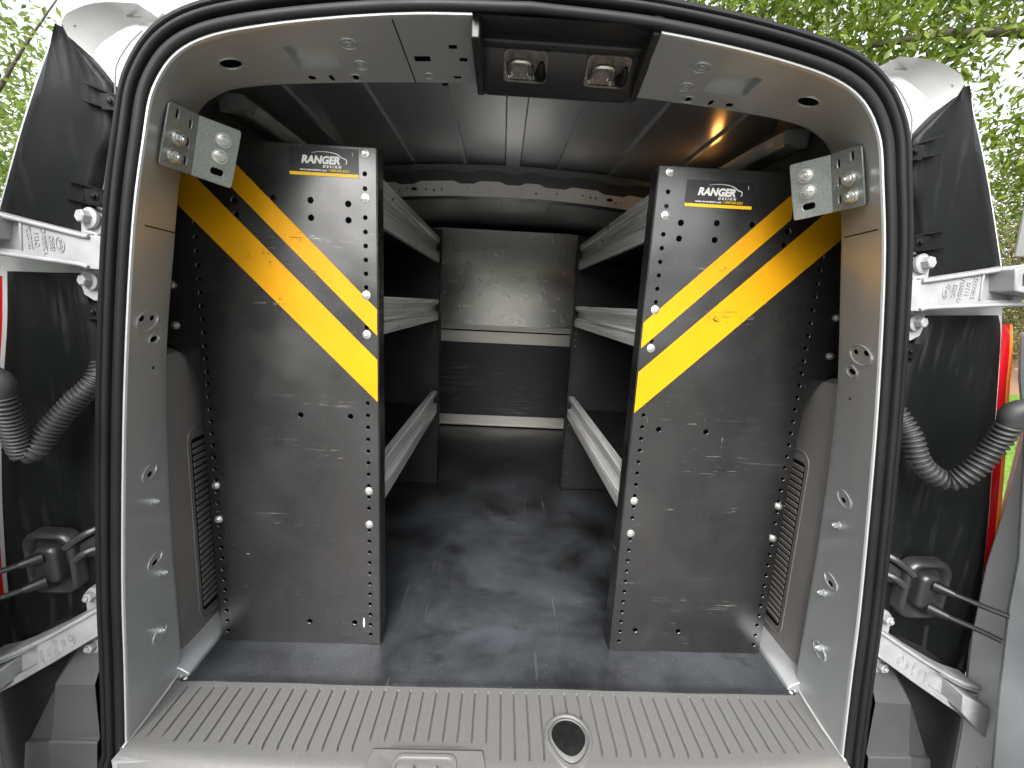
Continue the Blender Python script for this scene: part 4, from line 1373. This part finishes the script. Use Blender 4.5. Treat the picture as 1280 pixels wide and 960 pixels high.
for k in range(40):
    x = 2.6 + k * .8
    rings.append([(x, 9.2 + .2 * math.sin(k), GZ - .01), (x, 9.9, GZ + .12), (x, 11.5, GZ + .55 + .1 * math.sin(k * 1.7)), (x, 14, GZ + 1.0), (x, 22, GZ + 1.4), (x, 40, GZ + 1.0)])
m.loft(rings, False, False)
tag(m.build('mulch_bank', MULCH, None), kind='structure')
m = MB()
rings = []
for k in range(31):
    x = -45 + 3 * k
    h = 3.6 + .7 * math.sin(k * 1.3) + .4 * math.sin(k * 2.9)
    rings.append([(x, -8.5, GZ - .02), (x, -9.5, GZ + .5), (x, -12, GZ + h * .75), (x, -15, GZ + h), (x, -40, GZ + h * .8)])
m.loft(rings, False, False)
tag(m.build('unseen_bank', plain('dark unseen bank', (.030, .040, .018), .9, var=.6, vscale=1.2), None, smooth=60), kind='structure')  # unseen dark bank added behind the camera to darken panel reflections
m = MB()
for k in range(9000):
    x, y = 2.9 + random.random() ** 1.6 * 8, .4 + random.random() * 9.0
    h = random.uniform(.03, .08); a = random.uniform(0, 6.28); dx, dy = .006 * math.cos(a), .006 * math.sin(a)
    lx_, ly_ = random.uniform(-.03, .03), random.uniform(-.03, .03)
    m.add([(x - dx, y - dy, GZ - .004), (x + dx, y + dy, GZ - .004), (x + lx_, y + ly_, GZ + h)], [(0, 1, 2)])
tag(m.build('grass', BLADE, None, smooth=0), kind='stuff')

def leaves(m, blobs, n, size, aspect=2.2, droop=.3):
    tot = sum(b[3] * b[4] * b[5] for b in blobs)
    for b in blobs:
        cnt = int(n * b[3] * b[4] * b[5] / tot)
        ncl = max(3, cnt // 26)
        cl = []
        while len(cl) < ncl:
            p = Vector((random.uniform(-1, 1), random.uniform(-1, 1), random.uniform(-1, 1)))
            if .25 < p.length < 1.0 + random.uniform(0, .12):
                cl.append(Vector((b[0] + p.x * b[3], b[1] + p.y * b[4], b[2] + p.z * b[5])))
        for k in range(cnt):
            c = random.choice(cl)
            sp = size * 3.2
            p = c + Vector((random.gauss(0, sp), random.gauss(0, sp), random.gauss(0, sp * .55)))
            d = Vector((random.gauss(0, 1), random.gauss(0, 1), random.gauss(-droop, .6))).normalized()
            u = d.orthogonal().normalized()
            u = (u * math.cos(k) + d.cross(u) * math.sin(k)).normalized()
            L_ = size * random.uniform(.7, 1.35)
            w_ = L_ / aspect
            m.add([p, p + d * L_ * .5 + u * w_ * .5, p + d * L_, p + d * L_ * .5 - u * w_ * .5], [(0, 1, 2, 3)])

def tree(name, loc, label, cat, limbs, blobs, n, size, leafmat, aspect=2.2, group=None, droop=.3):
    r = thing(name, loc, label, cat, group)
    m = MB()
    for path, r0, r1 in limbs:
        pts = cat_rom(path, 5)
        k = len(pts)
        m.tube([tuple(p + Vector((random.uniform(-1, 1), random.uniform(-1, 1), 0)) * r0 * .12) for p in pts], [r0 + (r1 - r0) * i / (k - 1) for i in range(k)], 9)
    m.build('trunk', BARK, r, smooth=60)
    m = MB()
    leaves(m, blobs, n, size, aspect, droop)
    m.build('crown', leafmat, r, smooth=0)
    return r

# leafy tree seen beyond the left jamb
tree('broadleaf_tree', (-6.6, 5.6, GZ), 'light green broadleaf tree beyond the left rear pillar', 'tree',
     [([(-6.6, 5.6, GZ), (-6.5, 5.6, .8), (-6.7, 5.7, 2.2), (-6.4, 5.8, 4.2)], .16, .04), ([(-6.6, 5.6, 1.2), (-6.0, 5.3, 2.2), (-5.3, 5.2, 3.0)], .06, .015), ([(-6.6, 5.6, 1.6), (-7.4, 5.2, 2.6), (-8.0, 5, 3.4)], .06, .015),
      ([(-5.6, 5.25, 2.7), (-5.2, 5.3, 3.3), (-4.9, 5.4, 3.8)], .02, .006)],
     [(-6.3, 5.4, 1.9, 1.3, 1.2, 1.0), (-7.3, 5.2, 2.6, 1.2, 1.1, 1.1), (-6.6, 5.6, 3.4, 1.2, 1.1, .8), (-5.5, 5.2, 3.3, .55, .5, .45), (-7.0, 5.2, .6, 1.3, 1.0, .8), (-5.7, 5.3, 1.2, .5, .5, .5), (-8.2, 5.4, 1.2, 1.2, 1.0, 1.2)], 12500, .095, LEAF2, 2.4, droop=.5)
tree('broadleaf_tree', (-13, 11, GZ), 'taller hazy tree further back on the left', 'tree',
     [([(-13, 11, GZ), (-13, 11, 2), (-12.8, 11, 5.5)], .25, .06)],
     [(-13, 11, 4.2, 2.6, 2.4, 2.4), (-11.2, 10.6, 2.6, 1.5, 1.4, 1.3), (-14.5, 11, 2.4, 2, 1.8, 1.6)], 7000, .16, LEAF2, 2.2, droop=.5)
# big locust whose limb hangs over the right of the van
tree('locust_tree', (9.4, 5.8, GZ), 'bright green locust tree with a dark limb hanging over the right rear pillar', 'tree',
     [([(9.4, 5.8, GZ), (9.2, 5.8, 1.5), (8.8, 5.6, 3.4), (8.2, 5.5, 6.0)], .30, .12), ([(8.9, 5.7, 3.2), (7.0, 5.4, 3.95), (5.8, 5.2, 4.0), (4.6, 5.1, 3.85), (3.6, 5.2, 3.7)], .13, .02),
      ([(6.2, 5.3, 4.0), (5.4, 4.8, 4.4), (4.4, 4.6, 4.7)], .05, .012), ([(8.6, 5.6, 4.4), (7.2, 5.8, 5.2), (5.2, 5.8, 5.6)], .09, .02), ([(5.0, 5.1, 3.9), (4.6, 5.4, 3.5), (4.2, 5.6, 3.2)], .03, .008),
      ([(6.6, 5.35, 3.95), (6.3, 5.5, 3.4), (6.0, 5.8, 3.0)], .03, .008)],
     [(4.1, 5.3, 3.75, 1.0, .8, .45), (3.2, 5.6, 4.2, 1.1, .9, .5), (5.3, 5.1, 4.5, .9, .7, .45), (2.2, 6.0, 4.6, 1.2, .8, .5), (5.9, 5.4, 3.1, .7, .6, .35), (6.8, 5.5, 2.5, .7, .6, .35), (4.9, 5.4, 3.15, .55, .5, .3), (7.2, 5.3, 4.2, .7, .6, .4), (6.3, 5.5, 5.3, 1.3, 1, .5), (4.3, 5.6, 5.4, 1.4, 1, .5), (7.5, 5.8, 3.2, .7, .6, .35)],
     25000, .11, LEAF, 2.8, droop=.7)
# junipers beyond the right jamb
tree('juniper', (11.9, 10.2, GZ + .2), 'dense olive juniper on the mulch bank beyond the right rear pillar', 'evergreen',
     [([(11.9, 10.2, GZ + .1), (11.9, 10.2, 1.5), (11.9, 10.2, 4.8)], .16, .04)],
     [(11.9, 10.2, .9, 1.4, 1.2, 1.0), (11.8, 10.1, 2.2, 1.35, 1.2, 1.2), (12.0, 10.2, 3.6, 1.2, 1.1, 1.2), (12.2, 10.2, 4.9, .8, .8, .9), (12.9, 10.2, 1.6, 1.2, 1.0, 1.2)], 30000, .085, NEEDLE, 3.0, droop=-.4)
tree('juniper', (14.6, 11.6, GZ + .6), 'second olive juniper further right on the mulch bank', 'evergreen',
     [([(14.6, 11.6, GZ + .4), (14.6, 11.6, 1.5), (14.6, 11.6, 5)], .18, .04)],
     [(14.6, 11.6, 1.3, 1.7, 1.4, 1.5), (14.4, 11.6, 3.2, 1.5, 1.3, 1.5), (14.8, 11.6, 5.0, 1.1, 1.0, 1.2)], 16000, .11, NEEDLE, 3.0, droop=-.4)
